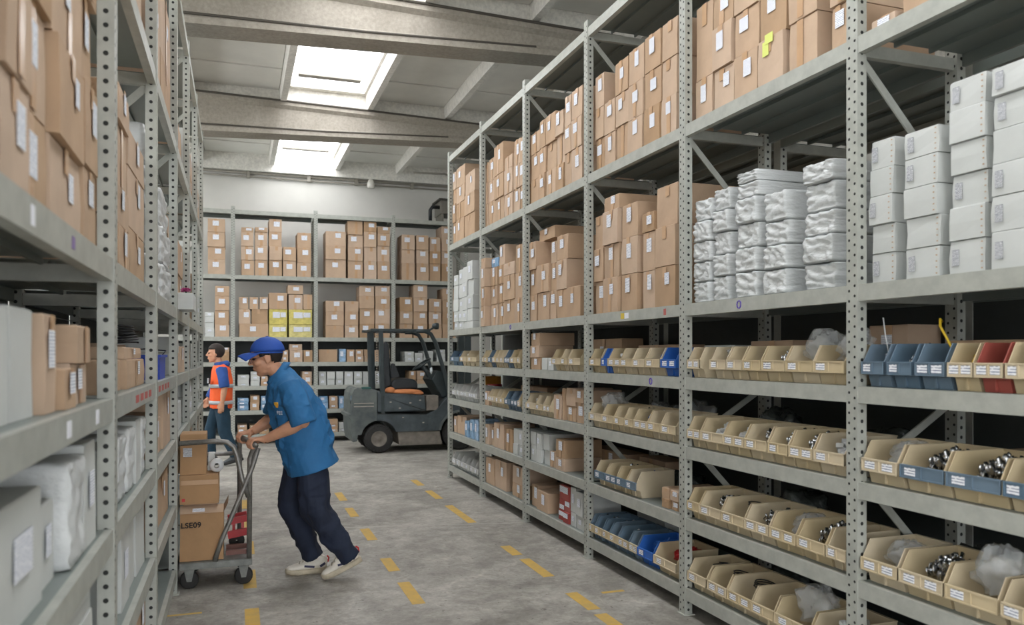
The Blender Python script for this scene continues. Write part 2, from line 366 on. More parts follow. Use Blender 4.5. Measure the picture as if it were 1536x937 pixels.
RIGHT={
 (5,6):[('b',9.596,9.759,[3.226,3.461,3.646,3.864]),('b',9.21,9.596,[3.24,3.436,3.64,3.878]),('b',8.768,9.195,[3.226,3.469,3.72])],
 (5,5):[('w',9.513,9.726,[1.975,2.105,2.261,2.431,2.56]),('w',9.303,9.507,[1.972,2.103,2.258,2.43,2.61]),('w',9.089,9.297,[1.967,2.1,2.26,2.436,2.621]),('w',8.837,9.077,[1.962,2.111,2.267,2.451,2.667])],
 (5,2):[('b',9.612,9.775,[0.788]),('b',9.195,9.596,[0.81]),('s',8.991,9.165,[0.778]),('s',8.796,8.963,[0.809]),('s',8.608,8.768,[0.817])],
 (4,6):[('b',8.265,8.352,[3.216,3.45,3.677]),('b',8.039,8.265,[3.224,3.447,3.691]),('b',7.703,8.032,[3.206,3.45,3.763]),('b',7.452,7.703,[3.193,3.449,3.577]),('b',7.263,7.452,[3.203,3.439,3.689]),('b',7.111,7.263,[3.202,3.433,3.671])],
 (4,5):[('b',8.192,8.414,[2.093,2.305,2.506,2.616]),('b',7.935,8.171,[2.104,2.303,2.498]),('b',7.733,7.928,[2.108,2.305,2.5,2.708]),('b',7.377,7.724,[2.121,2.371,2.496]),('b',7.139,7.371,[2.121,2.367,2.639])],
 (4,3):[('b',8.19,8.377,[1.169])],
 (4,2):[('b',8.204,8.364,[0.805]),('b',8.062,8.18,[0.789]),('b',7.703,8.05,[0.846]),('b',7.452,7.66,[0.818]),('w',7.273,7.421,[0.693,0.837]),('w',7.12,7.263,[0.696,0.838])],
 (4,1):[('b',8.027,8.327,[0.446]),('b',7.66,8.02,[0.46]),('b',7.139,7.492,[0.299,0.468])],
 (3,6):[('b',6.706,6.946,[3.184,3.423,3.619]),('b',6.546,6.701,[3.19,3.423,3.668]),('b',6.312,6.541,[3.188,3.42,3.67]),('b',6.127,6.307,[3.181,3.43,3.628]),('b',5.971,6.12,[3.236,3.462,3.71]),('b',5.753,5.966,[3.234,3.476,3.712])],
 (3,5):[('b',6.767,6.973,[2.117,2.352,2.607]),('b',6.459,6.745,[2.124,2.374]),('b',6.309,6.454,[2.126,2.363,2.553]),('b',6.063,6.301,[2.119,2.369,2.577]),('b',5.779,6.059,[2.123])],
 (3,4):[('b',6.711,6.955,[1.54,1.65,1.767]),('w',6.541,6.689,[1.538]),('w',6.384,6.525,[1.538])],
 (3,3):[('b',6.193,6.357,[1.223]),('b',6.127,6.178,[1.285]),('b',5.925,6.12,[1.142,1.29]),('b',5.753,5.918,[1.18,1.282])],
 (3,2):[('w',6.788,6.937,[0.738,0.855]),('w',6.653,6.771,[0.706,0.851]),('w',6.482,6.636,[0.717,0.86]),('b',6.312,6.466,[0.725]),('b',6.092,6.297,[0.697,0.849])],
 (3,1):[('b',6.762,6.937,[0.364]),('b',6.466,6.754,[0.342]),('r',6.149,6.282,[0.248,0.344,0.463]),('r',6.014,6.142,[0.257,0.351,0.473]),('w',5.891,6.007,[0.281,0.483]),('w',5.74,5.884,[0.275,0.467])],
 (2,6):[('b',5.388,5.577,[3.21,3.443,3.694]),('b',5.194,5.38,[3.201,3.442]),('b',4.979,5.187,[3.209,3.437,3.67]),('b',4.741,4.969,[3.192,3.436,3.676]),('b',4.518,4.733,[3.204,3.443,3.684]),('b',4.314,4.507,[3.202,3.444,3.682])],
 (2,5):[('b',5.38,5.565,[2.122,2.371,2.621]),('b',5.113,5.365,[2.131,2.376,2.623,2.73]),('b',4.851,5.097,[2.134,2.391,2.626]),('b',4.611,4.784,[2.128,2.388,2.517]),('b',4.334,4.594,[2.134,2.389,2.651])],
 (2,2):[('b',4.423,4.52,[0.649,0.717]),('b',4.306,4.419,[0.647,0.714])],
 (1,6):[('b',3.96,4.179,[3.205,3.645]),('b',3.751,3.952,[3.2,3.444,3.61]),('b',3.526,3.741,[3.203,3.437,3.642]),('b',3.309,3.523,[3.21,3.491]),('b',3.071,3.283,[3.207,3.488]),('b',2.873,2.999,[3.174,3.399])],
 (1,5):[('p',3.967,4.179,[1.997,2.115,2.235,2.356,2.486]),('p',3.791,3.957,[2.014,2.139,2.267,2.389,2.514]),('p',3.526,3.722,[2.015,2.145,2.277,2.414,2.496,2.557]),('p',3.288,3.48,[2.005,2.128,2.25,2.403]),('p',2.946,3.169,[2.0,2.131,2.244,2.38,2.477])],
 (0,6):[('b',2.588,2.735,[3.008]),('b',2.326,2.57,[3.138])],
 (0,5):[('q',2.609,2.778,[2.003,2.126,2.249,2.365,2.488]),('q',2.375,2.549,[1.999,2.122,2.245,2.365,2.474]),('q',2.173,2.338,[2.003,2.131,2.256,2.376,2.503,2.616]),('q',1.961,2.146,[2.01,2.139,2.256,2.38,2.5,2.6])],
}
BACK={
 (-1,6):[('b',-0.478,-0.186,[3.208,3.427,3.68,3.911])],
 (-1,5):[('w',-0.521,-0.365,[1.927,2.025,2.123,2.215,2.295]),('b',-0.36,-0.121,[2.084,2.328,2.576,2.749])],
 (0,6):[('b',0.071,0.287,[3.216,3.461,3.699,3.788]),('b',0.298,0.516,[3.225,3.471,3.718,3.8]),('b',0.533,0.759,[3.234,3.474,3.73,3.959]),('b',0.771,1.005,[3.232,3.476]),('b',1.017,1.266,[3.206,3.473,3.743])],
 (0,5):[('b',0.032,0.527,[2.103]),('y',0.533,0.85,[2.095,2.367]),('y',0.869,1.277,[2.1,2.366])],
 (1,6):[('b',1.512,1.88,[3.287,3.541,3.795]),('b',1.91,2.187,[3.277,3.533,3.756,4.045]),('b',2.202,2.438,[3.287,3.539,3.815,4.006]),('b',2.45,2.685,[3.285,3.568,3.802,3.926])],
 (1,5):[('b',1.512,1.844,[2.09,2.344,2.54]),('b',1.856,2.103,[2.1,2.35,2.538]),('b',2.117,2.395,[2.128,2.407,2.64,2.82]),('b',2.408,2.685,[2.138,2.403,2.647,2.828])],
 (2,6):[('b',2.897,3.149,[3.27,3.518,3.8]),('b',3.175,3.417,[3.28,3.529,3.801]),('b',3.43,3.649,[3.277,3.513,3.779]),('b',3.662,3.897,[3.286,3.524,3.782,3.996])],
 (2,5):[('b',2.86,3.111,[2.137,2.367,2.634]),('b',3.124,3.392,[2.141,2.372,2.635,2.898]),('b',3.417,3.669,[2.138,2.366,2.617]),('b',3.682,3.949,[2.141,2.369,2.603,2.817])],
 (-1,4):[('b',-0.262,-0.121,[1.617,1.686])],
 (0,4):[('w',0.01,0.22,[1.513]),('b',0.759,0.868,[1.523,1.642]),('b',0.885,1.115,[1.642,1.749]),('b',1.126,1.289,[1.643])],
 (1,4):[('b',1.394,1.732,[1.659]),('s',1.748,1.88,[1.668]),('b',1.892,2.036,[1.656]),('b',2.048,2.194,[1.534,1.656]),('b',2.206,2.377,[1.534,1.657]),('b',2.401,2.685,[1.534,1.645])],
 (2,4):[('w',2.96,3.137,[1.521,1.621]),('w',3.149,3.302,[1.521,1.596]),('w',3.315,3.507,[1.508,1.571,1.634]),('w',3.572,3.74,[1.508,1.584,1.659])],
 (0,3):[('w',0.01,0.209,[1.058,1.14,1.21]),('w',0.226,0.387,[1.114,1.196,1.267]),('b',0.398,0.522,[1.101,1.183]),('b',1.103,1.277,[1.188,1.26])],
 (1,3):[('w',1.394,1.53,[1.126,1.258]),('w',1.538,1.684,[1.124,1.257]),('w',1.697,1.832,[1.123,1.256]),('w',1.844,2.006,[1.121,1.255]),('w',2.018,2.169,[1.12,1.254]),('w',2.181,2.361,[1.118,1.252]),('w',2.377,2.561,[1.116,1.251])],
 (2,3):[('b',3.048,3.175,[1.097,1.259]),('b',3.187,3.379,[1.095,1.258]),('b',3.443,3.636,[1.092,1.231])],
 (0,2):[('s',0.01,0.198,[0.686,0.732,0.802]),('b',0.22,0.381,[0.728,0.845]),('s',0.398,0.51,[0.702,0.831])],
 (1,2):[('s',1.394,1.559,[0.693,0.813]),('b',1.578,1.737,[0.653,0.81]),('s',1.748,1.856,[0.807]),('b',1.862,1.964,[0.806]),('b',2.012,2.23,[0.704,0.826])],
 (0,1):[('b',0.01,0.176,[0.278,0.336]),('b',0.209,0.32,[0.32]),('b',0.365,0.544,[0.302,0.373])],
 (1,1):[('s',1.394,1.547,[0.26,0.38]),('b',1.565,1.737,[0.218,0.303,0.4]),('w',1.748,1.94,[0.225,0.334]),('w',1.952,2.072,[0.244,0.341])],
}
BACK_EXTRA= [('b',0.032,0.231,2.101,2.356),('b',0.242,0.522,2.104,2.361),('b',0.032,0.198,2.356,2.567),('b',0.209,0.365,2.359,2.571),('b',0.376,0.53,2.362,2.575),('b',0.533,0.85,2.367,2.657),('b',0.866,1.115,2.364,2.635),('b',1.119,1.283,2.368,2.641),('b',0.85,1.121,2.641,2.802)]
BINS={
 (4,4):[(8.286,8.429,'k','e'),(8.141,8.279,'k','w'),(7.993,8.134,'g','c'),(7.864,7.987,'k','c'),(7.732,7.857,'k','e'),(7.597,7.725,'k','w'),(7.418,7.591,'g','b'),(7.214,7.412,'k','e'),(7.101,7.205,'k','w')],
 (5,4):[(9.34,9.711,'g','b'),(8.986,9.271,'k','w'),(8.568,8.964,'k','c')],
 (3,4):[(6.117,6.319,'k','e'),(5.969,6.112,'k','c'),(5.711,5.964,'k','e')],
 (2,4):[(5.347,5.55,'k','e'),(5.232,5.332,'B','e'),(5.027,5.227,'k','w'),(4.849,5.022,'k','c'),(4.672,4.844,'k','m'),(4.472,4.668,'k','b'),(4.276,4.463,'B','b')],
 (1,4):[(4.017,4.184,'k','y'),(3.747,3.912,'k','c'),(3.605,3.744,'k','w'),(3.437,3.602,'k','b'),(3.252,3.434,'k','m'),(3.05,3.247,'k','C'),(2.849,3.046,'k','C')],
 (0,4):[(2.614,2.76,'g','c'),(2.47,2.604,'g','m'),(2.314,2.46,'g','k'),(2.196,2.303,'k','y'),(2.071,2.189,'r','k'),(1.965,2.063,'k','e')],
 (5,3):[(9.442,9.647,'G','e'),(9.267,9.432,'G','e'),(9.098,9.258,'G','r'),(8.901,9.089,'G','e'),(8.719,8.892,'G','k'),(8.537,8.711,'G','e')],
 (4,3):[(8.021,8.141,'k','w'),(7.877,8.014,'k','e'),(7.738,7.871,'k','e'),(7.591,7.732,'k','w'),(7.4,7.584,'g','b'),(7.2,7.394,'g','b'),(7.101,7.194,'k','w')],
 (3,3):[(6.719,6.974,'k','w'),(6.526,6.713,'k','b'),(6.36,6.521,'k','w')],
 (2,3):[(5.332,5.605,'k','C'),(5.135,5.327,'k','e'),(4.968,5.13,'k','e'),(4.836,4.963,'k','m'),(4.642,4.831,'k','b'),(4.467,4.638,'k','e'),(4.276,4.461,'k','e')],
 (1,3):[(4.009,4.184,'k','e'),(3.781,4.002,'k','w'),(3.583,3.778,'k','w'),(3.39,3.58,'k','m'),(3.225,3.387,'k','m'),(3.05,3.223,'k','m'),(2.845,3.046,'k','w')],
 (0,3):[(2.543,2.759,'k','c'),(2.316,2.539,'h','m'),(2.08,2.313,'h','m'),(1.914,2.075,'h','e')],
 (2,2):[(5.273,5.455,'h','e'),(5.098,5.267,'h','m'),(4.944,5.093,'h','e'),(4.799,4.938,'h','b')],
 (1,2):[(4.019,4.185,'k','k'),(3.802,4.015,'k','m'),(3.583,3.799,'k','k'),(3.377,3.58,'k','m'),(3.173,3.371,'k','c'),(2.964,3.168,'k','m'),(2.833,2.962,'k','e')],
 (0,2):[(2.546,2.756,'k','c'),(2.321,2.542,'k','m'),(2.092,2.316,'k','C'),(1.914,2.082,'k','e')],
 (5,1):[(9.453,9.644,'G','e'),(9.243,9.442,'G','e'),(9.041,9.233,'G','w'),(8.848,9.032,'G','e'),(8.662,8.838,'G','e'),(8.495,8.652,'G','w')],
 (2,1):[(5.455,5.587,'H','m'),(5.325,5.449,'H','m'),(5.205,5.319,'H','w'),(5.074,5.2,'H','m'),(4.908,5.069,'H','w'),(4.78,4.898,'H','e'),(4.571,4.77,'B','b'),(4.274,4.557,'k','r')],
 (1,1):[(3.944,4.177,'k','k'),(3.743,3.937,'k','k'),(3.522,3.739,'k','k'),(3.339,3.519,'k','e'),(3.07,3.334,'k','C'),(2.846,3.065,'k','w')],
 (0,1):[(2.538,2.75,'k','e'),(2.297,2.524,'k','m'),(2.063,2.283,'k','w')],
}

# ---------------------------------------------------------------- pallet-free shelving racks
PW, PD, PH, BAY, DEPTH = .066, .05, 4.14, 1.401, .62
def perforated(m, o, u, width, cols, pitch=.0445, r=.0065, h=PH):
    """a plate of given width standing on o, running along u, with columns of round holes"""
    o, u = Vector(o), Vector(u); cw = width / len(cols)
    for ci, off in enumerate(cols):
        z = 0.0; a0, a1 = cw * ci, cw * (ci + 1); am = (a0 + a1) / 2
        def P(a, z): q = o + u * a; return (q.x, q.y, z)
        if off: m.quad(P(a0, 0), P(a1, 0), P(a1, off), P(a0, off)); z = off
        while z + pitch <= h - .01:
            zc = z + pitch / 2; i = len(m.v)
            m.v += [P(a0, z), P(am, z), P(a1, z), P(a1, zc), P(a1, z+pitch), P(am, z+pitch), P(a0, z+pitch), P(a0, zc)]
            for k in range(8):
                an = R(-135 + 45 * k); m.v.append(P(am + r * math.cos(an), zc + r * math.sin(an)))
            for k in range(8):
                k2 = (k + 1) % 8; m.f.append((i+k, i+k2, i+8+k2, i+8+k))
            z += pitch
        m.quad(P(a0, z), P(a1, z), P(a1, h), P(a0, h))
pm = MB()
perforated(pm, (0, 0, 0), (1, 0, 0), PW, [0, .022])
perforated(pm, (PW, 0, 0), (0, 1, 0), PD, [.01], r=.0085)
perforated(pm, (0, PD, 0), (0, -1, 0), PD, [.01], r=.0085)
pm.quad((PW, PD, 0), (0, PD, 0), (0, PD, PH), (PW, PD, PH)).quad((0, 0, PH), (PW, 0, PH), (PW, PD, PH), (0, PD, PH))
nf = len(pm.f); e = .004; pm.box(e, PW-e, e, PD-e, .002, PH-.004)  # dark liner added inside the post so its holes read as shaded
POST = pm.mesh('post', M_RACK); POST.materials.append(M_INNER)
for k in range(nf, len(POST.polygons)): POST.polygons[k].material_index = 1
sw = BAY - PW
sm = MB()
sm.box(0, sw, .028, DEPTH-.02, -.004, 0).box(0, sw, DEPTH-.02, DEPTH, -.06, 0).box(0, sw, .2, .212, -.025, -.004).box(0, sw, .4, .412, -.025, -.004)
SHELF = sm.mesh('shelf', M_SHELF)
bmm = MB(); bmm.box(0, sw, .004, .028, -.072, 0).box(0, sw, .028, .04, -.072, -.066)
BEAM = bmm.mesh('beam', M_RACK)
RAIL = MB().box(PW/2-.015, PW/2+.015, PD, DEPTH-PD, -.075, -.02).mesh('cross_rail', M_RACK)
BRACE = MB().bar((PW/2, PD, -.08), (PW/2, DEPTH-PD, -.62), .035, .008, up=(1,0,0)).mesh('brace', M_RACK)
BRACE2 = MB().bar((PW/2, DEPTH-PD, -.08), (PW/2, PD, -.40), .035, .008, up=(1,0,0)).mesh('brace', M_RACK)
FOOT = MB().box(-.012, PW+.012, -.012, PD+.012, 0, .006).mesh('foot_plate', M_RACK)

def make_rack(loc, rz, nbays, label, skip=(), flip=False, levels=range(1, 8), braces=True):
    r = empty('shelving_rack', loc, rz); tag(r, label, 'rack', 'grey shelving racks')
    for i in range(nbays + 1):
        x = i * BAY
        for y in (0, DEPTH - PD):
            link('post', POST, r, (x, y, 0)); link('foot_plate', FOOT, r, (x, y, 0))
        for l in levels:
            link('cross_rail', RAIL, r, (x, 0, LEVELS[l]))
        if braces:
            for l in (7, 6): link('brace', BRACE, r, (x, 0, LEVELS[l]))
            for l in (3,): link('brace', BRACE, r, (x, 0, LEVELS[l]+.1))
            link('brace', BRACE2, r, (x, 0, LEVELS[4]))
    for i in range(nbays):
        for l in levels:
            if (i, l) in skip: continue
            s = link('shelf', SHELF, r, (i*BAY + PW, 0, LEVELS[l])); link('beam', BEAM, s)
    return r
RD = 2.7566                     # depth of the right rack's nearest visible upright
R_FAR = RD + 5 * BAY            # far end of the right rack
RX = 2.545; LX = -.367; BY = 14.56
LD = 2.7942 - BAY
BX0 = -.0613 - BAY - PW/2
rack_r = make_rack((RX, R_FAR + PW, 0), R(-90), 6, 'long grey perforated steel rack of boxes and bins along the right of the aisle')
rack_l = make_rack((LX, LD, 0), R(90), 6, 'grey perforated steel rack closest to the camera on the left of the aisle')
rack_b = make_rack((BX0, BY, 0), 0, 4, 'grey steel rack standing across the end of the aisle behind the forklift')
M_SHADEBACK = mat('shade_backing_sheet', '3A3F3E', .6, var=.1)  # dark sheets added so the depths of the racks read as shade
for b in range(4): MB().box(b*BAY + PW, (b+1)*BAY, DEPTH+.004, DEPTH+.012, .1, LEVELS[5]-.01).build('shade_backing', M_SHADEBACK, rack_b)
rack_r2 = make_rack((RX + 2*DEPTH + .12, R_FAR + PW - 6*BAY, 0), R(90), 6, 'dim grey steel rack back to back behind the right rack', braces=False)

# local frames: x runs to the right in the picture along the rack front, y into the rack
def right_xy(D): return R_FAR + PW - D
FR = {'right': (RX, R_FAR + PW, -90), 'left': (LX, LD, 90), 'back': (BX0, BY, 0)}
def to_world(side, x, y):
    ox, oy, a = FR[side]; c, s = math.cos(R(a)), math.sin(R(a))
    return ox + c*x - s*y, oy + s*x + c*y, R(a)
ORD = ['first', 'second', 'third', 'fourth', 'fifth', 'sixth', 'seventh', 'eighth', 'ninth', 'tenth', 'eleventh', 'twelfth']
LV = {6: 'top shelf', 5: 'second shelf down', 4: 'third shelf down', 3: 'fourth shelf down', 2: 'fifth shelf down', 1: 'bottom shelf'}
def bayname(side, b):
    if side == 'right': return 'nearest right-rack bay' if b == 0 else ORD[b] + ' right-rack bay'
    if side == 'left': return 'nearest left-rack bay' if b == 0 else ORD[b] + ' left-rack bay'
    return {-1: 'leftmost', 0: 'second', 1: 'third', 2: 'fourth'}[b] + ' back-rack bay'
KIND = {'b': ('cardboard_box', 'brown cardboard box', M_CARD, 'brown cardboard boxes'), 'w': ('white_box', 'white carton', M_WHITEBOX, 'white cartons'),
        'y': ('yellow_box', 'yellow carton', M_YELLOW, 'yellow cartons'), 'r': ('red_box', 'red carton', M_RED, 'red cartons'),
        's': ('printed_box', 'blue-printed carton', M_BLUEWHITE, 'blue printed cartons'), 'q': ('white_box', 'stamped white carton', M_WHITEBOX, 'stamped white cartons'),
        'p': ('wrapped_package', 'white wrapped package', M_PACK, 'white wrapped packages'), 't': ('dim_cardboard_box', 'tan cardboard box', M_CARD2, 'brown cardboard boxes')}
rb = random.Random(11); PI_ = math.pi
TAPES = {}
def part_plate(name, material, w, h, key=None):
    k = (name, material.name, round(w, 2), round(h, 2))
    if k not in TAPES: TAPES[k] = MB().box(-w/2, w/2, -.0012, 0, -h/2, h/2).mesh(name, material)
    return TAPES[k]
def box_body(w, d, h, m, name, jit=.003):
    J = lambda: rb.uniform(-jit, jit); b = MB(); x, y = w/2, d/2; e = .004
    b.v = [(-x, -y, 0), (x, -y, 0), (x, y, 0), (-x, y, 0)]
    b.v += [(-x+J(), -y+J(), h*.5+J()), (x+J(), -y+J(), h*.5+J()), (x, y, h*.5), (-x, y, h*.5)]
    b.v += [(-x+J(), -y+abs(J()), h-e), (x+J(), -y+abs(J()), h-e), (x, y, h-e), (-x, y, h-e)]
    b.v += [(-x+e, -y+e+.002, h), (x-e, -y+e+.002, h), (x-e, y-e, h), (-x+e, y-e, h)]
    b.f = [(0, 3, 2, 1)]
    for k in (0, 4, 8):
        b.f += [(k+j, k+(j+1) % 4, k+4+(j+1) % 4, k+4+j) for j in range(4)]
    b.f.append((12, 13, 14, 15))
    return b.mesh(name, m)
def put_box(side, kind, x0, x1, z0, z1, label, y0=.03, depth=.5, yaw=None, detail=True, roll=0):
    nm, desc, m, grp = KIND[kind]
    w = max(.03, x1 - x0 - .012); h = max(.03, z1 - z0 - .002); gap = rb.uniform(0, .022) if y0 <= .05 else 0
    y0 += gap
    X, Y, rz = to_world(side, (x0 + x1)/2, y0 + depth/2)
    yaw = rb.uniform(-1.1, 1.1)*min(1, w/.2) if yaw is None else yaw
    if kind == 'p':
        o = package(w, depth, h); o.location = (X, Y, z0 + .001); o.rotation_euler = (0, 0, rz + R(yaw))
        tag(o, label, 'package', grp); return o
    o = link(nm, box_body(w, depth, h, (M_CARD2 if kind == 'b' and rb.random() < .16 else m), nm, .0035), None, (X, Y, z0 + .001))
    o.rotation_euler = (R(roll) if side != 'back' else 0, R(roll) if side == 'back' else 0, rz + R(yaw))
    tag(o, label, 'box', grp)
    f = -depth/2 - .0035
    if kind in 'bt' and detail:
        tw = min(.045, w*.3)
        th = h * rb.choice((.28, .3, .97)); c = link('tape', part_plate('tape', M_TAPE, tw, th), o, (rb.uniform(-.02, .02), f, h - th/2 - .002))
        if rb.random() < .86 and w > .09:
            lw = min(rb.choice((.055, .065, .075)), w*.5); lh = min(rb.choice((.075, .09, .1)), h*.5)
            if side == 'back': lw, lh = min(.1, w*.45), min(.085, h*.4)
            link('paper_label', part_plate('paper_label', M_LABEL, lw, lh), o, (rb.uniform(-.12, .16)*w, f-.0015, h*rb.uniform(.58, .72)))
    elif kind in 'ys' and detail:
        link('paper_label', part_plate('paper_label', M_LABEL, w*.4, h*.4), o, (-.1*w, f-.001, h*.62))
        if kind == 'y' and w > .25: link('paper_label', part_plate('paper_label', M_LABEL, w*.3, h*.35), o, (.28*w, f-.001, h*.64))
    elif kind == 'q':
        if rb.random() < .68: link('stamp', part_plate('stamp', M_STAMP, .03, min(.062, h*.6)), o, (-w*.31, f-.001, h*.5))
        e = MB()
        for k in range(5): e.box(w/2-.014, w/2-.007, f-.001, f, h*(.1+.19*k), h*(.14+.19*k))
        e.build('worn_edge', M_CARD2, o)
    elif kind == 'r' and detail:
        link('paper_label', part_plate('paper_label', M_LABEL, w*.8, h*.45), o, (0, f-.001, h*rb.choice((.3, .7))))
    elif kind == 'w' and detail and rb.random() < .5:
        link('paper_label', part_plate('paper_label', M_LABEL, w*.4, h*.35), o, (0, f-.001, h*.55))
    return o
# soft wrapped packages
PKG = []
def package_mesh(seed):
    rr = random.Random(seed); b = MB(); n = 14; idx = {}
    sd = seed * 7.3
    def vert(i, j, k):
        if (i, j, k) in idx: return idx[i, j, k]
        p = Vector((i/n - .5, j/n - .5, k/n))
        q = Vector((p.x*2, p.y*2, p.z*2 - 1))
        # pillow rounding
        e = 26.0; s = (abs(q.x)**e + abs(q.y)**e + abs(q.z)**e) ** (1/e); q = q / max(s, 1e-6) * max(abs(q.x), abs(q.y), abs(q.z))
        wx = mnoise.noise(Vector((q.x*.9 + sd, q.z*.9, q.y*.5)))
        r1 = abs(mnoise.noise(Vector((q.x*1.5 + q.z*.8 + wx + sd, q.z*1.2 - q.x*.5, q.y*.35 - sd)))); r2 = abs(mnoise.noise(Vector((q.x*2.9 - q.z*1.4 - sd, q.z*2.6, q.y*.5 + sd + wx))))
        nrm = Vector((q.x**9, q.y**9, q.z**9)).normalized()
        d = -.06*max(0, .3 - r1)/.3 - .03*max(0, .25 - r2)/.25
        front = 1.0 if q.y < -.75 else .22
        q = q + nrm * d * front * (1 if q.z > -.95 else .1)
        idx[i, j, k] = len(b.v); b.v.append((q.x*.5, q.y*.5, max(0, (q.z+1)*.5))); return idx[i, j, k]
    for a in range(n):
        for c in range(n):
            for s in (0, n):
                b.f.append(tuple(vert(s, *t) for t in ((a, c), (a+1, c), (a+1, c+1), (a, c+1)))[::(1 if s else -1)])
                b.f.append(tuple(vert(t[0], s, t[1]) for t in ((a, c), (a, c+1), (a+1, c+1), (a+1, c)))[::(1 if s else -1)])
                b.f.append(tuple(vert(t[0], t[1], s) for t in ((a, c), (a+1, c), (a+1, c+1), (a, c+1)))[::(1 if s else -1)])
    return b.mesh('wrapped_package', M_PACK, True)
def package(w, d, h):
    if not PKG: PKG.extend(package_mesh(k) for k in range(7))
    o = link('wrapped_package', rb.choice(PKG)); o.scale = (w*1.0, d, h); return o

def rowname(k, n): return 'bottom row' if k == 0 else ('top row' if k == n-1 and n > 1 else ORD[k] + ' row')
def put_column(side, kind, x0, x1, zs, lev, bay, ci, y0=.03, depth=.5, base=None):
    z = LEVELS[lev] if base is None else base
    ye = rb.uniform(0, .02)
    for k, zt in enumerate(zs):
        if zt - z < .025: continue
        lab = '%s, %s, %s column from left, %s, %s' % (KIND[kind][1], rowname(k, len(zs)), ORD[ci], LV[lev], bayname(side, bay))
        put_box(side, kind, x0, x1, z, zt, lab, y0 + ye, depth); z = zt

for (bay, lev), cols in RIGHT.items():
    cols = sorted(cols, key=lambda c: -c[2])
    for ci, (kind, d0, d1, zs) in enumerate(cols):
        a, b = right_xy(d1), right_xy(d0)
        proud = -.05 if (bay, lev) == (4, 5) and ci == 0 else 0
        lo = (5-bay)*BAY + PW + .012; a, b = max(a, lo), min(b, (6-bay)*BAY - .012)
        put_column('right', kind, a, b, [min(z, 3.99 if lev == 6 else 9) for z in zs], lev, bay, ci, .03 + proud, .5 if lev > 4 else .34)
bl0 = BX0
for (bay, lev), cols in BACK.items():
    for ci, (kind, x0, x1, zs) in enumerate(sorted(cols, key=lambda c: c[1])):
        lo = (bay+1)*BAY + PW + .01; a, b = max(x0-bl0, lo), min(x1-bl0, (bay+2)*BAY - .01)
        put_column('back', kind, a, b, [min(z, 4.0 if lev == 6 else 2.87) for z in zs], lev, bay, ci, .03, .45)
for k, (kind, x0, x1, z0, z1) in enumerate(BACK_EXTRA):
    put_box('back', kind, x0 - bl0, x1 - bl0, z0, z1, 'brown cardboard box, %s in the upper pile, second shelf down, second back-rack bay' % ORD[k], .03, .45)

# left rack: columns (kind, x0, x1, heights above shelf) measured along each bay from its near upright
LEFT = {
 (0,5): [('b',.08,.27,[.24,.49,.74,1.0]),('b',.28,.5,[.235,.49,.745,1.0]),('b',.51,.77,[.24,.49,.75,1.0]),('b',.78,1.16,[.235,.485,.74,.99]),('b',1.17,1.39,[.25,.5,.76,1.0])],
 (0,4): [('w',.02,.2,[.235]),('w',.21,.42,[.235]),('w',.43,.64,[.24]),('b',.66,.79,[.235]),('b',.82,.98,[.105]),('b',.99,1.22,[.115,.22])],
 (0,3): [('w',.08,.29,[.27]),('w',.3,.66,[.26]),('w',.68,.85,[.2]),('p',.87,1.1,[.28]),('w',1.11,1.3,[.3])],
 (0,2): [('b',.3,.7,[.3]),('w',.75,1.3,[.22,.3])],
 (1,5): [('b',.14,.45,[.17,.4,.62]),('b',.47,.78,[.19,.34,.58,.72]),('b',.8,1.36,[.23,.48,.64])],
 (1,4): [('b',.2,.62,[.12]),('b',.65,1.36,[.12,.17])],
 (1,3): [('w',.12,.4,[.24]),('p',.42,.66,[.25]),('p',.68,.9,[.26]),('w',.92,1.12,[.27]),('p',1.14,1.36,[.27])],
 (1,2): [('w',.1,.3,[.27]),('w',.31,.5,[.29]),('w',.52,.76,[.3]),('w',.78,1.03,[.32]),('w',1.05,1.35,[.33])],
 (1,1): [('b',.15,.55,[.25]),('b',.6,1.0,[.3]),('b',1.05,1.35,[.33])],
 (1,6): [('b',.5,.85,[.4]),('b',.9,1.2,[.42]),('b',1.22,1.38,[.5])],
 (2,5): [('p',.1,.72,[.21,.43,.65,.85]),('p',.74,1.36,[.22,.44,.66])],
 (2,3): [('b',.1,.45,[.25]),('b',.5,.8,[.2]),('b',.85,1.35,[.34])],
 (2,2): [('b',.1,.5,[.26]),('b',.55,1.3,[.27])],
 (2,1): [('b',.1,.8,[.2])],
 (2,6): [('b',.1,.6,[.6]),('b',.65,1.35,[.35,.75])],
 (3,5): [('b',.1,.7,[.25,.5,.62]),('b',.75,1.36,[.3,.55])],
 (3,6): [('b',.1,.7,[.45,.85]),('b',.75,1.36,[.4])],
 (3,4): [('w',.3,.8,[.15,.26]),('b',.9,1.3,[.2])],
 (3,3): [('w',.6,1.1,[.2])],
 (4,5): [('w',.1,.7,[.12,.24,.36,.48,.6]),('w',.75,1.36,[.15,.3,.45,.6,.72])],
 (4,6): [('w',.1,.7,[.5]),('b',.75,1.36,[.3,.5])],
 (4,4): [('s',.1,.6,[.15]),('b',.7,1.3,[.2])],
 (4,3): [('w',.1,.7,[.2,.33]),('w',.75,1.36,[.15,.3])],
 (4,2): [('b',.1,.7,[.3]),('b',.75,1.36,[.25])],
 (5,6): [('b',.1,.7,[.35]),('b',.75,1.36,[.45])],
 (5,5): [('b',.1,.7,[.25,.5]),('w',.75,1.36,[.12,.24,.36])],
 (5,4): [('w',.1,.7,[.25])],
 (5,3): [('w',.1,.7,[.15,.3]),('w',.75,1.36,[.16,.32])],
 (5,2): [('b',.1,.7,[.3]),('b',.75,1.36,[.3])],
}
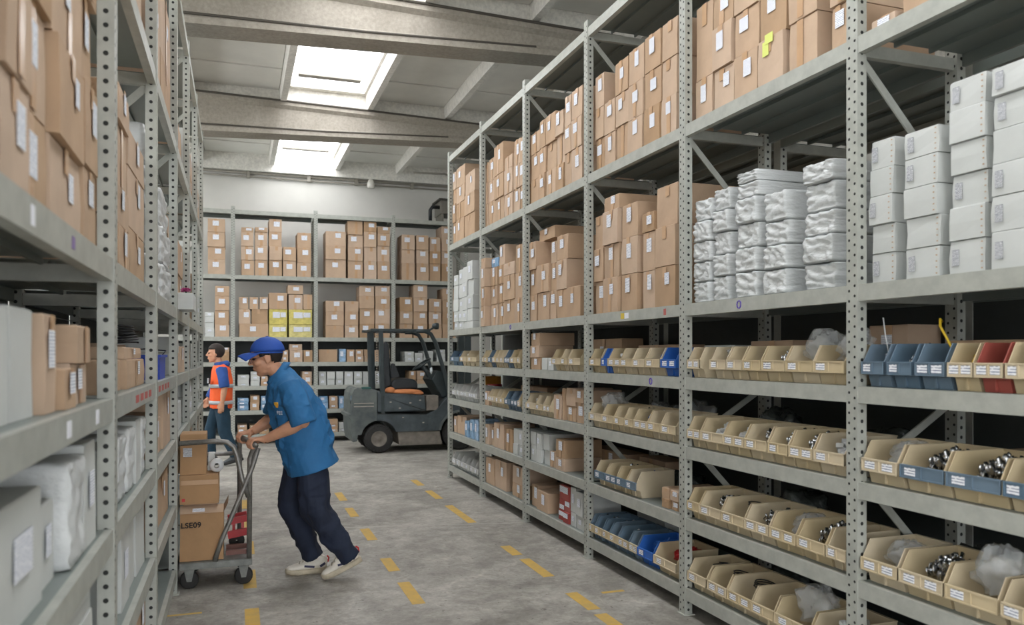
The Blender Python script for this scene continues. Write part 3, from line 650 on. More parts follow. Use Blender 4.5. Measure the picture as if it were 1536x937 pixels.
for (bay, lev), cols in LEFT.items():
    for ci, (kind, a, b, hs) in enumerate(cols):
        put_column('left', kind, bay*BAY + max(a, PW+.012), bay*BAY + min(b, BAY-.012), [LEVELS[lev] + h for h in hs], lev, bay, ci, .03 if kind != 'p' else .015, .48 if lev >= 5 else .42)

# boxes standing deeper on the shelves, behind the bins, and on the rack behind
DEEP = [('b',2,4,.08,.72,.21),('w',2,4,1.0,1.3,.2),('b',1,4,.1,.5,.22),('b',1,4,.75,1.0,.18),('b',1,4,1.05,1.3,.28),('b',4,4,.1,.9,.2),('b',4,3,.2,1.0,.22),('b',3,4,.55,1.2,.27),
        ('w',2,1,.06,.5,.2),('b',2,2,.1,.5,.2),('b',0,3,.3,.6,.16),('b',0,3,.7,1.0,.14),('b',3,2,.6,1.3,.18),('b',0,4,.1,.9,.2)]
for k, (kind, bay, lev, a, b, h) in enumerate(DEEP):
    x = (5 - bay) * BAY + PW
    put_box('right', kind, x + a, x + b, LEVELS[lev], LEVELS[lev] + h, '%s standing deep behind bins, %s, %s%s' % (KIND[kind][1], LV[lev], bayname('right', bay), {3: ', middle one', 4: ', right one', 11: ', left one', 12: ', right one'}.get(k, '')), .39, .2)
FR['behind'] = (RX + 2*DEPTH + .12, R_FAR + PW - 6*BAY, 90)
for b in range(6): MB().box(b*BAY + PW, (b+1)*BAY, DEPTH-.012, DEPTH-.004, .1, LEVELS[5]).build('shade_backing', M_SHADEBACK, rack_r2)  # made-up sheet standing for the dark seen through the right rack
for b in range(6):
    for c in range(2):
        hh = rb.uniform(.4, .7); x = b*BAY + .1 + c*.64
        put_box('behind', 't', x, x + .6, LEVELS[5], LEVELS[5] + hh, 'dim cardboard box, %s of two, %s, %s bay of the rack behind' % (ORD[c], LV[5], ORD[b]), .1, .45, detail=False)

# ---------------------------------------------------------------- picking bins and what lies in them
BINM = {}
def bin_mesh(w, colour, H=.182, D=.3):
    key = (round(w, 2), colour)
    if key in BINM: return BINM[key]
    w = key[0]; t = .0035; x = w/2; b = MB()
    outer = [(.045, 0), (.03, .05), (.0, .058), (.0, .104), (.042, H), (D, H), (D, 0)]
    inner = [(.05, t), (.036, .052), (.006, .062), (.006, .1), (.046, H-.004), (D-t, H-.004), (D-t, t)]
    # two side walls as thin prisms
    for s in (-1, 1):
        i = len(b.v); n = len(outer); xa, xb = s*x, s*(x-t)
        b.v += [(xa, y, z) for y, z in outer] + [(xb, y, z) for y, z in outer]
        b.f += [tuple(range(i, i+n)), tuple(range(i+2*n-1, i+n-1, -1))] + [(i+k, i+n+k, i+n+(k+1) % n, i+(k+1) % n) for k in range(n)]
    # floor, back and three-step front, each with thickness
    def strip(p, q, p2, q2):
        i = len(b.v); b.v += [(-x+t, *p), (x-t, *p), (x-t, *q), (-x+t, *q), (-x+t, *p2), (x-t, *p2), (x-t, *q2), (-x+t, *q2)]
        b.f += [tuple(i+k for k in q_) for q_ in ((0,1,2,3), (7,6,5,4), (0,4,5,1), (1,5,6,2), (2,6,7,3), (3,7,4,0))]
    for k in range(3): strip(outer[k], outer[k+1], inner[k], inner[k+1])
    strip(outer[5], outer[6], inner[5], inner[6]); strip(outer[6], outer[0], inner[6], inner[0])
    b.box(-x, x, D-.012, D+.004, H-.006, H)
    b.box(-.003, .003, .028, .04, .005, .05)
    lp = MB(); lp.box(-x-.003, x+.003, -.005, 0, .056, .106); lp.box(-x-.003, x+.003, -.009, 0, .054, .060); lp.box(-x-.003, x+.003, -.009, .004, .102, .108); lp.box(-.003, .003, -.009, 0, .058, .104)
    lp.box(-x-.003, -x+.003, -.009, 0, .058, .104); lp.box(x-.003, x+.003, -.009, 0, .058, .104)
    BINM[key] = (b.mesh('picking_bin', M_BIN[{'h': 'k', 'H': 'g'}.get(colour, colour)]), lp.mesh('front_lip', M_BIN[{'h': 'g', 'H': 'k', 'r': 'k'}.get(colour, colour)])); return BINM[key]
def blob_mesh(name, material, seed, n=30, m=18):
    b = MB(); b.ball((0, 0, 0), 1, 1, 1, n, m); sd = seed*3.7
    out = []
    for v in b.v:
        p = Vector(v); r1 = abs(mnoise.noise(p*1.9 + Vector((sd, 0, 0)))); r2 = abs(mnoise.noise(p*4.2 + Vector((0, sd, 0)))); r3 = abs(mnoise.noise(p*8 + Vector((0, 0, sd))))
        k = .78 + .3*mnoise.noise(p*1.1 + Vector((0, 0, sd))) + .55*r1 - .3*max(0, .25 - r2) + .25*r3
        q = p*k*.5; out.append((max(-.5, min(.5, q.x)), max(-.5, min(.5, q.y)), min(.5, max(q.z, -.32))))
    b.v = out; return b.mesh(name, material, True)
def heap_mesh(name, material, seed, kind):
    rr = random.Random(seed); b = MB()
    for k in range(80 if kind == 'm' else 44):
        x = rr.uniform(-.46, .46); y = rr.uniform(-.42, .42); z = (.62 - .5*(x*x + y*y)) * rr.uniform(.6, 1)
        d = Vector((rr.uniform(-1, 1), rr.uniform(-1, 1), rr.uniform(-.6, .8))).normalized()
        if kind == 'm':
            L, r = rr.uniform(.07, .15), rr.uniform(.045, .075)
            p = Vector((x, y, z)); b.tube([p, p + d*L*.3, p + d*L*.32, p + d*L], [r*1.35, r*1.35, r*.7, r*.7], 6)
        else:
            p = Vector((x, y, z)); b.bar(p - d*.13, p + d*.13, rr.uniform(.12, .22), rr.uniform(.03, .1))
    return b.mesh(name, material, kind == 'm')
def coil_mesh(name, material, seed):
    rr = random.Random(seed); path = []
    for k in range(90):
        a = k*.42; rad = .36 + .07*math.sin(k*.9 + seed); path.append((rad*math.cos(a), rad*.85*math.sin(a) + .03*math.sin(k*.31), .08 + k*.0055 + .04*math.sin(a*1.1 + seed)))
    b = MB(); b.tube(path, .026, 6); return b.mesh(name, material, True)
FILL = {
 'm': [('metal_fittings', heap_mesh('metal_fittings', M_METAL, s, 'm'), 'heap of shiny steel fittings', 'fittings', 'stuff') for s in (1, 2, 3)],
 'w': [('plastic_parts', heap_mesh('plastic_parts', M_WHITEBIT, s, 'w'), 'heap of white plastic parts', 'parts', 'stuff') for s in (4, 5)],
 'b': [('blue_parts', heap_mesh('blue_parts', M_BLUEBIT, 6, 'w'), 'heap of blue plastic parts', 'parts', 'stuff')],
 'y': [('yellow_parts', heap_mesh('yellow_parts', M_YELBIT, 7, 'w'), 'heap of yellow plastic parts', 'parts', 'stuff')],
 'r': [('red_parts', heap_mesh('red_parts', M_REDBIT, 8, 'w'), 'heap of red plastic parts', 'parts', 'stuff')],
 'k': [('cable_coil', coil_mesh('cable_coil', M_BLACK, s), 'coil of black cable', 'cable', None) for s in (1, 2)],
 'c': [('plastic_bag', blob_mesh('plastic_bag', M_CLEAR, s), 'crumpled clear plastic bag', 'bag', None) for s in (1, 2, 3)],
}
FILL['C'] = FILL['c']
CN = {'h': 'slate-fronted beige', 'H': 'beige-fronted slate', 'k': 'beige', 'g': 'slate-blue', 'B': 'blue', 'G': 'pale grey', 'r': 'red'}
for (bay, lev), bins in BINS.items():
    bins = sorted(bins, key=lambda q: -q[1])
    for ci, (d0, d1, colour, fill) in enumerate(bins):
        a, b = max(right_xy(d1), (5-bay)*BAY + PW + .008), min(right_xy(d0), (6-bay)*BAY - .008); w = math.floor((b - a - .006)*100)/100; z = LEVELS[lev] + .001
        X, Y, rz = to_world('right', (a + b)/2, .015)
        bm_, lm_ = bin_mesh(w, colour); o = link('picking_bin', bm_, None, (X, Y, z), rz + R(rb.uniform(-1.5, 1.5)))
        tag(o, '%s picking bin, %s from left, %s, %s' % (CN[colour], ORD[ci], LV[lev], bayname('right', bay)), 'bin', 'plastic picking bins')
        link('front_lip', lm_, o)
        cw = min(.055, w*.36)
        link('label_card', part_plate('label_card', M_CARDTAG, cw, .032), o, (-w*.27, -.0055, .081))
        if rb.random() < .3: link('label_card', part_plate('label_card', M_CARDTAG, cw, .03), o, (w*.24, -.0055, .081))
        if fill != 'e':
            nm, me, desc, cat, kd = rb.choice(FILL[fill])
            fx, fy, _ = to_world('right', (a + b)/2, .185)
            q = link(nm, me, None, (fx, fy, z + ((.008 if fill in 'mwbyr' else .085))), rz + rb.choice((0, PI_)))
            sx = w*.66
            if fill == 'm': q.scale = (sx, .19, .25)
            elif fill in 'wbyr': q.scale = (sx, .19, .24)
            elif fill == 'k': q.scale = (sx*1.15, min(sx*1.15, .22), .13); q.location.z += .0
            elif fill == 'c': q.scale = (sx*1.15, .2, .14); q.location.z += .03
            else: q.scale = (sx*1.25, .22, .22); q.location.z += .07
            tag(q, '%s in the %s bin from left, %s, %s' % (desc, ORD[ci], LV[lev], bayname('right', bay)), cat, 'bin contents', kd)
# big bags and loose goods lying behind the bins
M_DARKBAG = mat('dark_plastic_sack', '3C413F', .25, var=.3, scale=5, spec=.7, bump=.5, bscale=12)
BAGS = [(2,3,.35,.5,.24,'clear'),(2,3,.8,.55,.3,'clear'),(1,4,.62,.2,.2,'dark'),(1,3,.3,.5,.3,'dark'),(1,3,1.1,.4,.24,'dark'),(1,2,.5,.5,.28,'dark'),(2,2,.7,.4,.2,'dark'),(0,2,.2,.4,.2,'dark'),(1,1,.4,.6,.22,'dark')]
for k, (bay, lev, x, w, h, c) in enumerate(BAGS):
    xx = (5 - bay)*BAY + PW + x; X, Y, rz = to_world('right', xx, .455)
    q = link('plastic_sack', blob_mesh('plastic_sack', M_CLEAR if c == 'clear' else M_DARKBAG, 20 + k), None, (X, Y, LEVELS[lev] + .33*h + .002), rz); q.scale = (w*.75, .22, h)
    tag(q, 'crumpled %s plastic sack, %s from left behind bins, %s, %s' % (c, ORD[sum(1 for t in BAGS if t[:2] == (bay, lev) and t[2] < x)], LV[lev], bayname('right', bay)), 'sack', 'plastic sacks behind the bins')

# ---------------------------------------------------------------- platform cart
M_TUBE = mat('worn_steel_tube', '8B8985', .42, metal=.55, var=.22, scale=18)
M_DECK = mat('worn_deck_steel', '7C7E7A', .55, metal=.3, var=.25, scale=10)
M_TYRE = mat('black_tyre_rubber', '2A2928', .8, var=.2, scale=12, bump=.1)
M_REDP = mat('red_enamel', 'B3262C', .4, var=.1)
cart = empty('platform_cart', (-.12, 5.95, 0)); tag(cart, 'steel tube platform cart loaded with boxes in front of the worker', 'cart')
def cart_part(name, mb, m, parent=cart, smooth=False, bevel=0):
    for k, v in enumerate(mb.v): mb.v[k] = (v[0]+.12, v[1]-5.95, v[2])
    return mb.build(name, m, parent, smooth=smooth, bevel=bevel)
CN0, CF0 = 5.69, 6.2                     # near and far side of the cart
d = MB(); d.box(-.36, .085, CN0, CF0, .165, .18); cart_part('deck', d, M_DECK)
d = MB(); d.box(-.36, .095, CN0-.012, CN0+.012, .135, .178).box(-.36, .095, CF0-.012, CF0+.012, .135, .178).box(.075, .1, CN0, CF0, .135, .178).box(-.36, -.335, CN0, CF0, .135, .178); cart_part('deck_frame', d, M_DECK, bevel=.003)
d = MB(); d.tube([(.08, CN0+.01, .16), (.085, CN0+.01, .86), (.105, CN0-.0, .92), (.118, CN0-.03, .952)], .017, 12); cart_part('upright', d, M_TUBE, smooth=True)
d = MB(); d.tube([(.02, CF0-.01, .16), (.02, CF0-.01, .9), (.01, CF0-.03, .96)], .017, 12); cart_part('upright', d, M_TUBE, smooth=True)
d = MB(); d.tube([(.125, CN0-.06, .952), (.07, 5.86, .968), (.005, CF0-.02, .975)], .016, 12); cart_part('handlebar', d, M_TUBE, smooth=True)
d = MB(); d.tube([(.14, CN0-.005, .93), (.1, CN0-.005, .8), (.02, CN0-.01, .6), (-.1, CN0-.01, .31), (-.14, CN0-.01, .18)], .016, 12); cart_part('diagonal', d, M_TUBE, smooth=True)
d = MB(); d.tube([(-.36, CN0+.02, .975), (-.12, CN0+.01, .985), (-.06, CN0+.005, .975), (-.02, CN0, .94), (.0, CN0, .89), (.035, CN0-.005, .72), (.075, CN0, .6)], .017, 12); cart_part('side_rail', d, M_TUBE, smooth=True)
d = MB(); d.tube([(-.36, CF0, .84), (.02, CF0-.01, .84)], .016, 10); cart_part('side_rail', d, M_TUBE, smooth=True)
for yy in (CN0+.03, CN0+.2): d = MB(); d.box(-.07, .07, yy, yy+.03, .205, .235); cart_part('cross_member', d, mat('brown_steel', '6E4B42', .5, metal=.2))
for y in (CN0+.02, CF0-.06):
    for x in (.045, -.3):
        d = MB(); d.lathe([(.008, -.018), (.05, -.02), (.06, -.014), (.06, .014), (.05, .02), (.008, .018)], 20, (x, y+.02, .06)); w = cart_part('caster_wheel', d, M_TYRE, smooth=True)
        d = MB(); d.prism([(x-.035, .14), (x+.035, .14), (x+.015, .05), (x-.015, .05)], y-.006, y-.002).prism([(x-.035, .14), (x+.035, .14), (x+.015, .05), (x-.015, .05)], y+.042, y+.046).box(x-.035, x+.035, y-.006, y+.046, .13, .14); cart_part('caster_fork', d, M_DECK)
# load
def load_box(x0, x1, y0, y1, z0, z1, label, open_top=False, tape=True, m=None):
    m = m or mat('brown_kraft_board', 'A98560', .82, var=.08, scale=4, bump=.05, bscale=40)
    o = link('cardboard_box', box_body(x1-x0, y1-y0, z1-z0, m, 'cardboard_box', .003), None, ((x0+x1)/2, (y0+y1)/2, z0+.001)); tag(o, label, 'box', 'boxes on the cart')
    h = z1-z0; w = x1-x0; f = -(y1-y0)/2
    if tape: link('tape', part_plate('tape', M_TAPE, w*.96, .03), o, (0, f-.003, h-.05))
    if open_top:
        MB().quad((-w/2, f, h), (w/2, f, h), (w/2+.0, f+.07, h+.045), (-w/2, f+.07, h+.045)).quad((-w/2, f+.07, h+.045), (w/2, f+.07, h+.045), (w/2, f+.072, h+.043), (-w/2, f+.072, h+.043)).build('flap', M_CARD, o)
        MB().quad((w/2, f, h), (w/2, -f, h), (w/2+.03, -f, h+.06), (w/2+.03, f, h+.06)).build('flap', M_CARD, o)
    return o
b1 = load_box(-.36, -.085, 5.72, 6.05, .182, .50, 'large open cardboard box marked in black at the bottom of the cart', True, False)
fc = bpy.data.curves.new('lettering', 'FONT'); fc.body = 'LSE09'; fc.size = .05; fc.extrude = .0006; fc.space_character = 1.05; fc.offset = .0012
fo = bpy.data.objects.new('lettering', fc); TMP.collection.objects.link(fo); TMP.view_layers[0].update()
lme = bpy.data.meshes.new_from_object(fo.evaluated_get(TMP.view_layers[0].depsgraph)); bpy.data.objects.remove(fo); lme.materials.clear(); lme.materials.append(mat('black_ink', '221B16', .7))
ft = link('lettering', lme, b1, (-.13, -.169, .225)); ft.rotation_euler = (R(90), 0, 0)
link('paper_label', part_plate('paper_label', M_LABEL, .08, .03), b1, (-.02, -.139, .335)).rotation_euler = (R(-58), 0, 0)
b2 = load_box(-.36, -.115, 5.74, 6.02, .56, .755, 'flat-taped cardboard box in the middle of the cart stack')
# the middle box rests on folded flaps
sp = load_box(-.34, -.13, 5.80, 6.0, .502, .558, 'flattened cardboard sheet pack between the boxes on the cart', False, False, M_CARD)
link('red_mark', part_plate('red_mark', M_REDBIT, .02, .02), b2, (-.1, -.1435, .03))
b3 = load_box(-.36, -.195, 5.76, 6.0, .757, 1.03, 'small upper cardboard box on the cart with a grey shipping label')
link('paper_label', part_plate('paper_label', M_STAMP, .055, .06), b3, (-.035, -.124, .15))
tr = empty('tape_roll', (-.13, 5.86, .757)); tag(tr, 'white roll of wrap lying on the cart stack', 'roll')
MB().lathe([(.018, -.04), (.043, -.04), (.045, -.03), (.045, .03), (.043, .04), (.018, .04), (.018, -.04)], 22, (0, 0, .046)).build('roll', M_WHITEBIT, tr, smooth=True)
wbx = link('white_box', box_body(.045, .1, .12, M_WHITEBOX, 'white_box'), None, (-.168, 5.98, .757)); tag(wbx, 'narrow white carton beside the wrap roll on the cart', 'box')
ht = empty('hand_pallet_jack', (.0, 6.02, .18)); tag(ht, 'red painted hand truck frame lying on the cart deck', 'hand truck')
for yy in (-.04, .1): MB().bar((-.06, yy, .2), (.07, yy, .22), .03, .045).build('rail', M_REDP, ht)
MB().bar((-.06, -.06, .11), (.07, -.06, .13), .03, .05).bar((-.02, -.06, .13), (-.02, .1, .2), .02, .03).bar((.04, -.06, .12), (.04, .1, .21), .02, .03).build('frame', M_REDP, ht)
MB().lathe([(.01, -.03), (.05, -.03), (.055, 0), (.05, .03), (.01, .03)], 18, (-.0, 0, .056)).build('wheel', M_TYRE, ht, smooth=True)
ht.name = 'hand_truck'

# ---------------------------------------------------------------- forklift
M_FL = mat('charcoal_forklift_paint', '4A5357', .5, var=.22, scale=5, bump=.03, col2='333B3F')
M_FLG = mat('dusty_counterweight_paint', '666C69', .55, scale=4, col2='484F50', bump=.05)
M_FLB = mat('black_guard_steel', '2C3638', .42, var=.15)
M_SILL = mat('dusty_step_steel', '7A736A', .7, var=.2, scale=9)
fk = empty('forklift', (2.5, 13.05, 0)); tag(fk, 'charcoal counterbalance forklift with overhead guard parked at the aisle end', 'forklift')
def fpart(name, mb, m, parent=fk, smooth=False, bevel=0):
    for k, v in enumerate(mb.v): mb.v[k] = (v[0]-2.5, v[1]-13.05, v[2])
    return mb.build(name, m, parent, smooth=smooth, bevel=bevel)
Y0, Y1 = 12.55, 13.55
def arch(cx, cz, r, a0, a1, n=9): return [(cx + r*math.cos(R(a0+(a1-a0)*k/n)), cz + r*math.sin(R(a0+(a1-a0)*k/n))) for k in range(n+1)]
cw = [(1.70,.84),(1.715,.95),(1.75,1.02),(1.80,1.04),(1.86,1.01),(2.10,1.0),(2.10,.52)] + arch(2.133, .229, .29, 95, 150) + [(1.86,.3),(1.80,.3),(1.785,.2),(1.725,.19),(1.70,.34),(1.69,.55),(1.66,.57),(1.66,.62),(1.70,.63)]
fpart('counterweight', MB().prism(cw, Y0+.02, Y1-.02), M_FLG, bevel=.025)
for z in (.74, .79): fpart('scuff_strip', MB().box(1.74, 2.05, Y0+.008, Y0+.025, z, z+.012), mat('bare_scuffed_steel', 'A39D94', .6, var=.2))
fpart('tail_lamp', MB().box(1.70, 1.735, Y0+.05, Y0+.16, .78, .92), mat('tail_lamp_glass', '5A6A76', .2), bevel=.008)
body = [(2.10,.63),(2.90,.60),(3.07,.67),(3.25,.87),(3.46,.87),(3.46,.6)] + arch(3.46, .29, .33, 92, 168) + [(3.12,.33),(2.44,.33)] + arch(2.133, .229, .29, 20, 96)
fpart('chassis', MB().prism(body, Y0, Y1), M_FL, bevel=.012)
fpart('hood', MB().prism([(2.105,.64),(2.105,.985),(2.2,.955),(2.84,.91),(2.875,.89),(2.905,.65)], Y0+.015, Y1-.015), M_FL, bevel=.03)
fpart('side_panel', MB().prism([(2.22,.665),(2.22,.90),(2.80,.665)], Y0+.004, Y0+.02), M_FL, bevel=.006)
fpart('panel_seam', MB().bar((2.11, Y0-.001, .625), (2.9, Y0-.001, .598), .006, .012).bar((2.2, Y0+.012, .895), (2.9, Y0+.012, .655), .008, .012), M_INNER)
for x, z in ((2.3,.8),(2.45,.7),(2.62,.78),(2.78,.82),(2.83,.46),(3.05,.47),(2.5,.55)): fpart('bolt', MB().box(x, x+.03, Y0-.004, Y0+.03, z, z+.018), mat('bare_scuffed_steel', 'A39D94', .6, var=.2))
fpart('hatch', MB().box(2.915, 3.1, Y0-.005, Y0+.005, .42, .575), M_FL, bevel=.004)
fpart('step', MB().prism([(2.43,.335),(3.12,.335),(3.17,.1),(2.46,.115)], Y0+.02, Y1-.02), M_SILL, bevel=.015)
fpart('fender', MB().prism(arch(3.46, .29, .37, 92, 172) + arch(3.46, .29, .33, 172, 92), Y0-.03, Y0+.2), M_FLG, bevel=.008)
for y in (Y0+.01, Y1-.19):
    for x, r, n in ((2.133, .229, 'rear_wheel'), (3.46, .29, 'front_wheel')):
        w = fpart(n, MB().lathe([(r*.55, 0), (r*.9, .0), (r, .03), (r, .15), (r*.9, .18), (r*.55, .18)], 32, (x, y, r)), M_TYRE, smooth=True)
        t = MB()
        for k in range(22):
            a = 2*math.pi*k/22; c, s = math.cos(a), math.sin(a)
            t.bar((x+c*r*.86, y-.004, r+s*r*.86), (x+c*r*1.0, y+.07, r+s*r*1.0), .022, .02, up=(c, 0, s))
        t.v = [(v[0]-2.5, v[1]-13.05, v[2]) for v in t.v]; t.build('tread', M_TYRE, w)
        h = MB().lathe([(0, .012), (r*.12, .005), (r*.16, .03), (r*.34, .035), (r*.4, .02), (r*.5, .01), (r*.57, .0), (r*.57, .17), (0, .17)], 24, (x, y, r))
        h.v = [(v[0]-2.5, v[1]-13.05, v[2]) for v in h.v]; h.build('rim', M_SILL if n == 'rear_wheel' else M_FLB, w, smooth=True)
for y in (Y0+.05, Y1-.05):
    fpart('guard_pillar', MB().bar((2.165, y, 1.95), (2.20, y, .62), .07, .075, up=(0,1,0)), M_FLB, bevel=.01)
    fpart('guard_pillar', MB().tube([(2.74, y, 1.945), (2.88, y, 1.945), (2.98, y, 1.9), (3.06, y, 1.76), (3.17, y, 1.4), (3.25, y, 1.1), (3.30, y, .86)], .034, 8), M_FLB, smooth=True)
    fpart('guard_rail', MB().bar((2.0, y, 1.955), (2.97, y, 1.955), .05, .045), M_FLB, bevel=.008)
fpart('guard_pillar', MB().bar((2.075, Y1-.3, 1.94), (2.10, Y1-.3, 1.0), .05, .05, up=(0,1,0)), M_FLB)
ch = MB()
for k in range(22): ch.box(2.125, 2.14, Y0+.2, Y0+.24, 1.1+k*.038, 1.12+k*.038)
fpart('cable_chain', ch, M_SILL)
for k in range(7): x = 2.05+k*.14; fpart('guard_bar', MB().bar((x, Y0+.05, 1.955), (x, Y1-.05, 1.955), .03, .03), M_FLB)
fpart('head_lamp', MB().lathe([(0, -.06), (.035, -.055), (.055, 0), (.05, .045), (0, .05)], 16, (3.07, Y0+.08, 2.03), 'x'), M_FLB, smooth=True)
fpart('lamp_bracket', MB().bar((2.96, Y0+.07, 1.96), (3.06, Y0+.08, 2.02), .03, .03), M_FLB)
fpart('lamp', MB().lathe([(0, -.03), (.05, -.02), (.06, 0), (0, .012)], 16, (3.02, Y0+.16, 1.30), 'x'), mat('lamp_glass', 'B9C2C4', .15), smooth=True)
seat = fpart('seat', MB().prism([(2.37,.98),(2.36,1.10),(2.42,1.17),(2.72,1.17),(2.80,1.12),(2.81,.99)], Y0+.22, Y1-.22), mat('black_vinyl', '22262A', .4, var=.2), bevel=.035)
fpart('backrest', MB().prism([(2.26,1.0),(2.24,1.75),(2.29,1.79),(2.33,1.74),(2.36,1.4),(2.38,1.05)], Y0+.24, Y1-.24), mat('black_vinyl', '22262A'), bevel=.03)
fpart('seat_arm', MB().prism([(2.36,1.18),(2.36,1.42),(2.42,1.42),(2.5,1.2)], Y0+.2, Y0+.24), mat('black_vinyl', '22262A'), bevel=.01)
sw_ = MB()
ring = []
c = Vector((2.93, 13.05, 1.40)); ax = Vector((.55, 0, -.83)).normalized(); u = Vector((0,1,0)); v_ = ax.cross(u)
for k in range(21): a = 2*math.pi*k/20; ring.append(c + (u*math.cos(a) + v_*math.sin(a))*.17)
sw_.tube(ring, .014, 8, caps=False); sw_.tube([c + v_*.17, c - v_*.17], .01, 6); sw_.tube([c + u*.17, c - u*.17], .01, 6)
fpart('steering_wheel', sw_, M_FLB, smooth=True)
fpart('steering_column', MB().tube([(2.94, 13.05, 1.39), (3.22, 13.05, .95)], .035, 10), M_FLB, smooth=True)
fpart('dashboard', MB().prism([(3.02,1.15),(3.1,1.3),(3.24,1.28),(3.3,.88),(3.2,.86)], Y0+.15, Y1-.15), M_FLB, bevel=.015)
for k in range(3): fpart('lever', MB().tube([(3.03, Y0+.2+k*.06, 1.15), (2.95+.01*k, Y0+.2+k*.06, 1.33)], .009, 6), M_FLB)
fpart('floor_plate', MB().box(2.905, 3.1, Y0+.03, Y0+.3, .66, .9), M_SILL)
for y in (Y0+.25, Y1-.32): fpart('mast', MB().box(3.62, 3.72, y, y+.07, .08, 2.05), M_FLB)
fpart('carriage', MB().box(3.73, 3.78, Y0+.2, Y1-.2, .1, .55), M_FLB)
for y in (Y0+.28, Y1-.38): fpart('fork', MB().box(3.78, 4.6, y, y+.1, .05, .09), M_FLB)
# jacket thrown over the hood
jk = MB(); jk.ball((2.33, Y0+.12, .985), .085, .085, .06, 14, 8); jk.ball((2.56, Y0+.12, .96), .3, .085, .05, 16, 8); jk.ball((2.76, Y0+.12, .935), .12, .08, .035, 14, 8)
jk.v = [(x, y, max(z, .955 - .0703*(x-2.2) + .006)) for x, y, z in jk.v]
jo = link('jacket', jk.mesh('jacket', mat('orange_cloth', 'C57E4F', .8, var=.12, bump=.4, bscale=20), True)); tag(jo, 'orange cloth jacket draped along the forklift hood beside the seat', 'jacket')
tb = MB().box(1.88, 2.02, Y0+.1, Y0+.2, 1.014, 1.05).build('tool_case', mat('teal_plastic', '2F5B55', .5), bevel=.006); tag(tb, 'small teal case lying on top of the forklift counterweight', 'case')

# ---------------------------------------------------------------- people
def remesh(mb, name, material, voxel, smooth=3, wrinkle=None):
    o = bpy.data.objects.new("tmp", mb.mesh("tmp", None)); TMP.collection.objects.link(o); r = o.modifiers.new('r', 'REMESH'); r.mode = 'VOXEL'; r.voxel_size = voxel; r.adaptivity = 0
    s = o.modifiers.new('s', 'SMOOTH'); s.iterations = smooth; s.factor = .5
    TMP.view_layers[0].update(); dg = TMP.view_layers[0].depsgraph; me = bpy.data.meshes.new_from_object(o.evaluated_get(dg)); bpy.data.objects.remove(o)
    me.name = name; me.materials.clear(); me.materials.append(material)
    if wrinkle:
        pts = [(v.co.copy(), v.normal.copy()) for v in me.vertices]; flat = []
        for c, n in pts: flat.extend(c + n * wrinkle(c))
        me.vertices.foreach_set('co', flat)
    me.polygons.foreach_set('use_smooth', [True]*len(me.polygons)); me.update(); return me
def folds(amp, dirv, scale, seed=0.0, fine=.4):
    """cloth folds that run along dirv"""
    dv = Vector(dirv).normalized()
    def f(p):
        along = dv * p.dot(dv); q = (p - along) + along * .16
        a = 1 - 2*abs(mnoise.noise(q*scale + Vector((seed, 0, 0)))); b = 1 - 2*abs(mnoise.noise(q*scale*2.3 + Vector((0, seed, 0))))
        return amp*(a - .5) + amp*fine*(b - .5)
    return f
M_SKIN = mat('skin', 'CB9779', .5, var=.06, scale=14, spec=.4)
M_SHIRT = mat('blue_work_shirt', '27699C', .75, var=.08, scale=7, bump=.12, bscale=180)
M_NAVY = mat('navy_trousers', '1B2438', .85, var=.12, scale=8, bump=.1, bscale=160)
M_CAP = mat('royal_blue_cap', '2450A8', .7, var=.06, bump=.1, bscale=160)
M_HAIR = mat('short_dark_hair', '2B231E', .8, var=.25, scale=60, bump=.4, bscale=120)
M_SHOE = mat('off_white_trainer', 'D8D2C6', .6, var=.08, scale=14)
M_SOLE = mat('worn_sole', 'B9AE98', .7, var=.15, scale=16)
M_EYE = mat('eye', '2A1E18', .25)
def head_parts(mb, c, yaw, pitch, k=1.0):
    """head built facing +x, then turned; returns the turning matrix"""
    m = MB()
    m.ball((-.012, 0, .036), .101, .079, .098, 20, 14); m.ball((.03, 0, -.035), .068, .062, .085, 18, 12); m.ball((.012, 0, -.055), .07, .066, .05, 16, 10)
    m.ball((.062, 0, -.098), .028, .03, .022); m.ball((.03, 0, -.085), .055, .052, .03)
    m.tube([(.088, 0, .026), (.103, 0, .004), (.117, 0, -.017), (.112, 0, -.027)], [.010, .0115, .014, .009], 10)
    for s in (-1, 1):
        m.ball((.104, s*.011, -.023), .010, .009, .008); m.ball((.075, s*.035, .027), .024, .026, .010); m.ball((.062, s*.042, -.022), .03, .024, .024)
        m.ball((-.004, s*.079, -.008), .024, .008, .034); m.ball((.004, s*.078, -.03), .012, .009, .014)
    m.ball((.094, 0, -.053), .012, .024, .0065); m.ball((.092, 0, -.066), .012, .021, .007)
    M = Matrix.Translation(c) @ Matrix.Rotation(yaw, 4, 'Z') @ Matrix.Rotation(pitch, 4, 'Y') @ Matrix.Scale(k, 4)
    i = len(mb.v); mb.v += [tuple(M @ Vector(v)) for v in m.v]; mb.f += [tuple(i+q for q in f) for f in m.f]
    return M
def turned(m, M): m.v = [tuple(M @ Vector(v)) for v in m.v]; return m
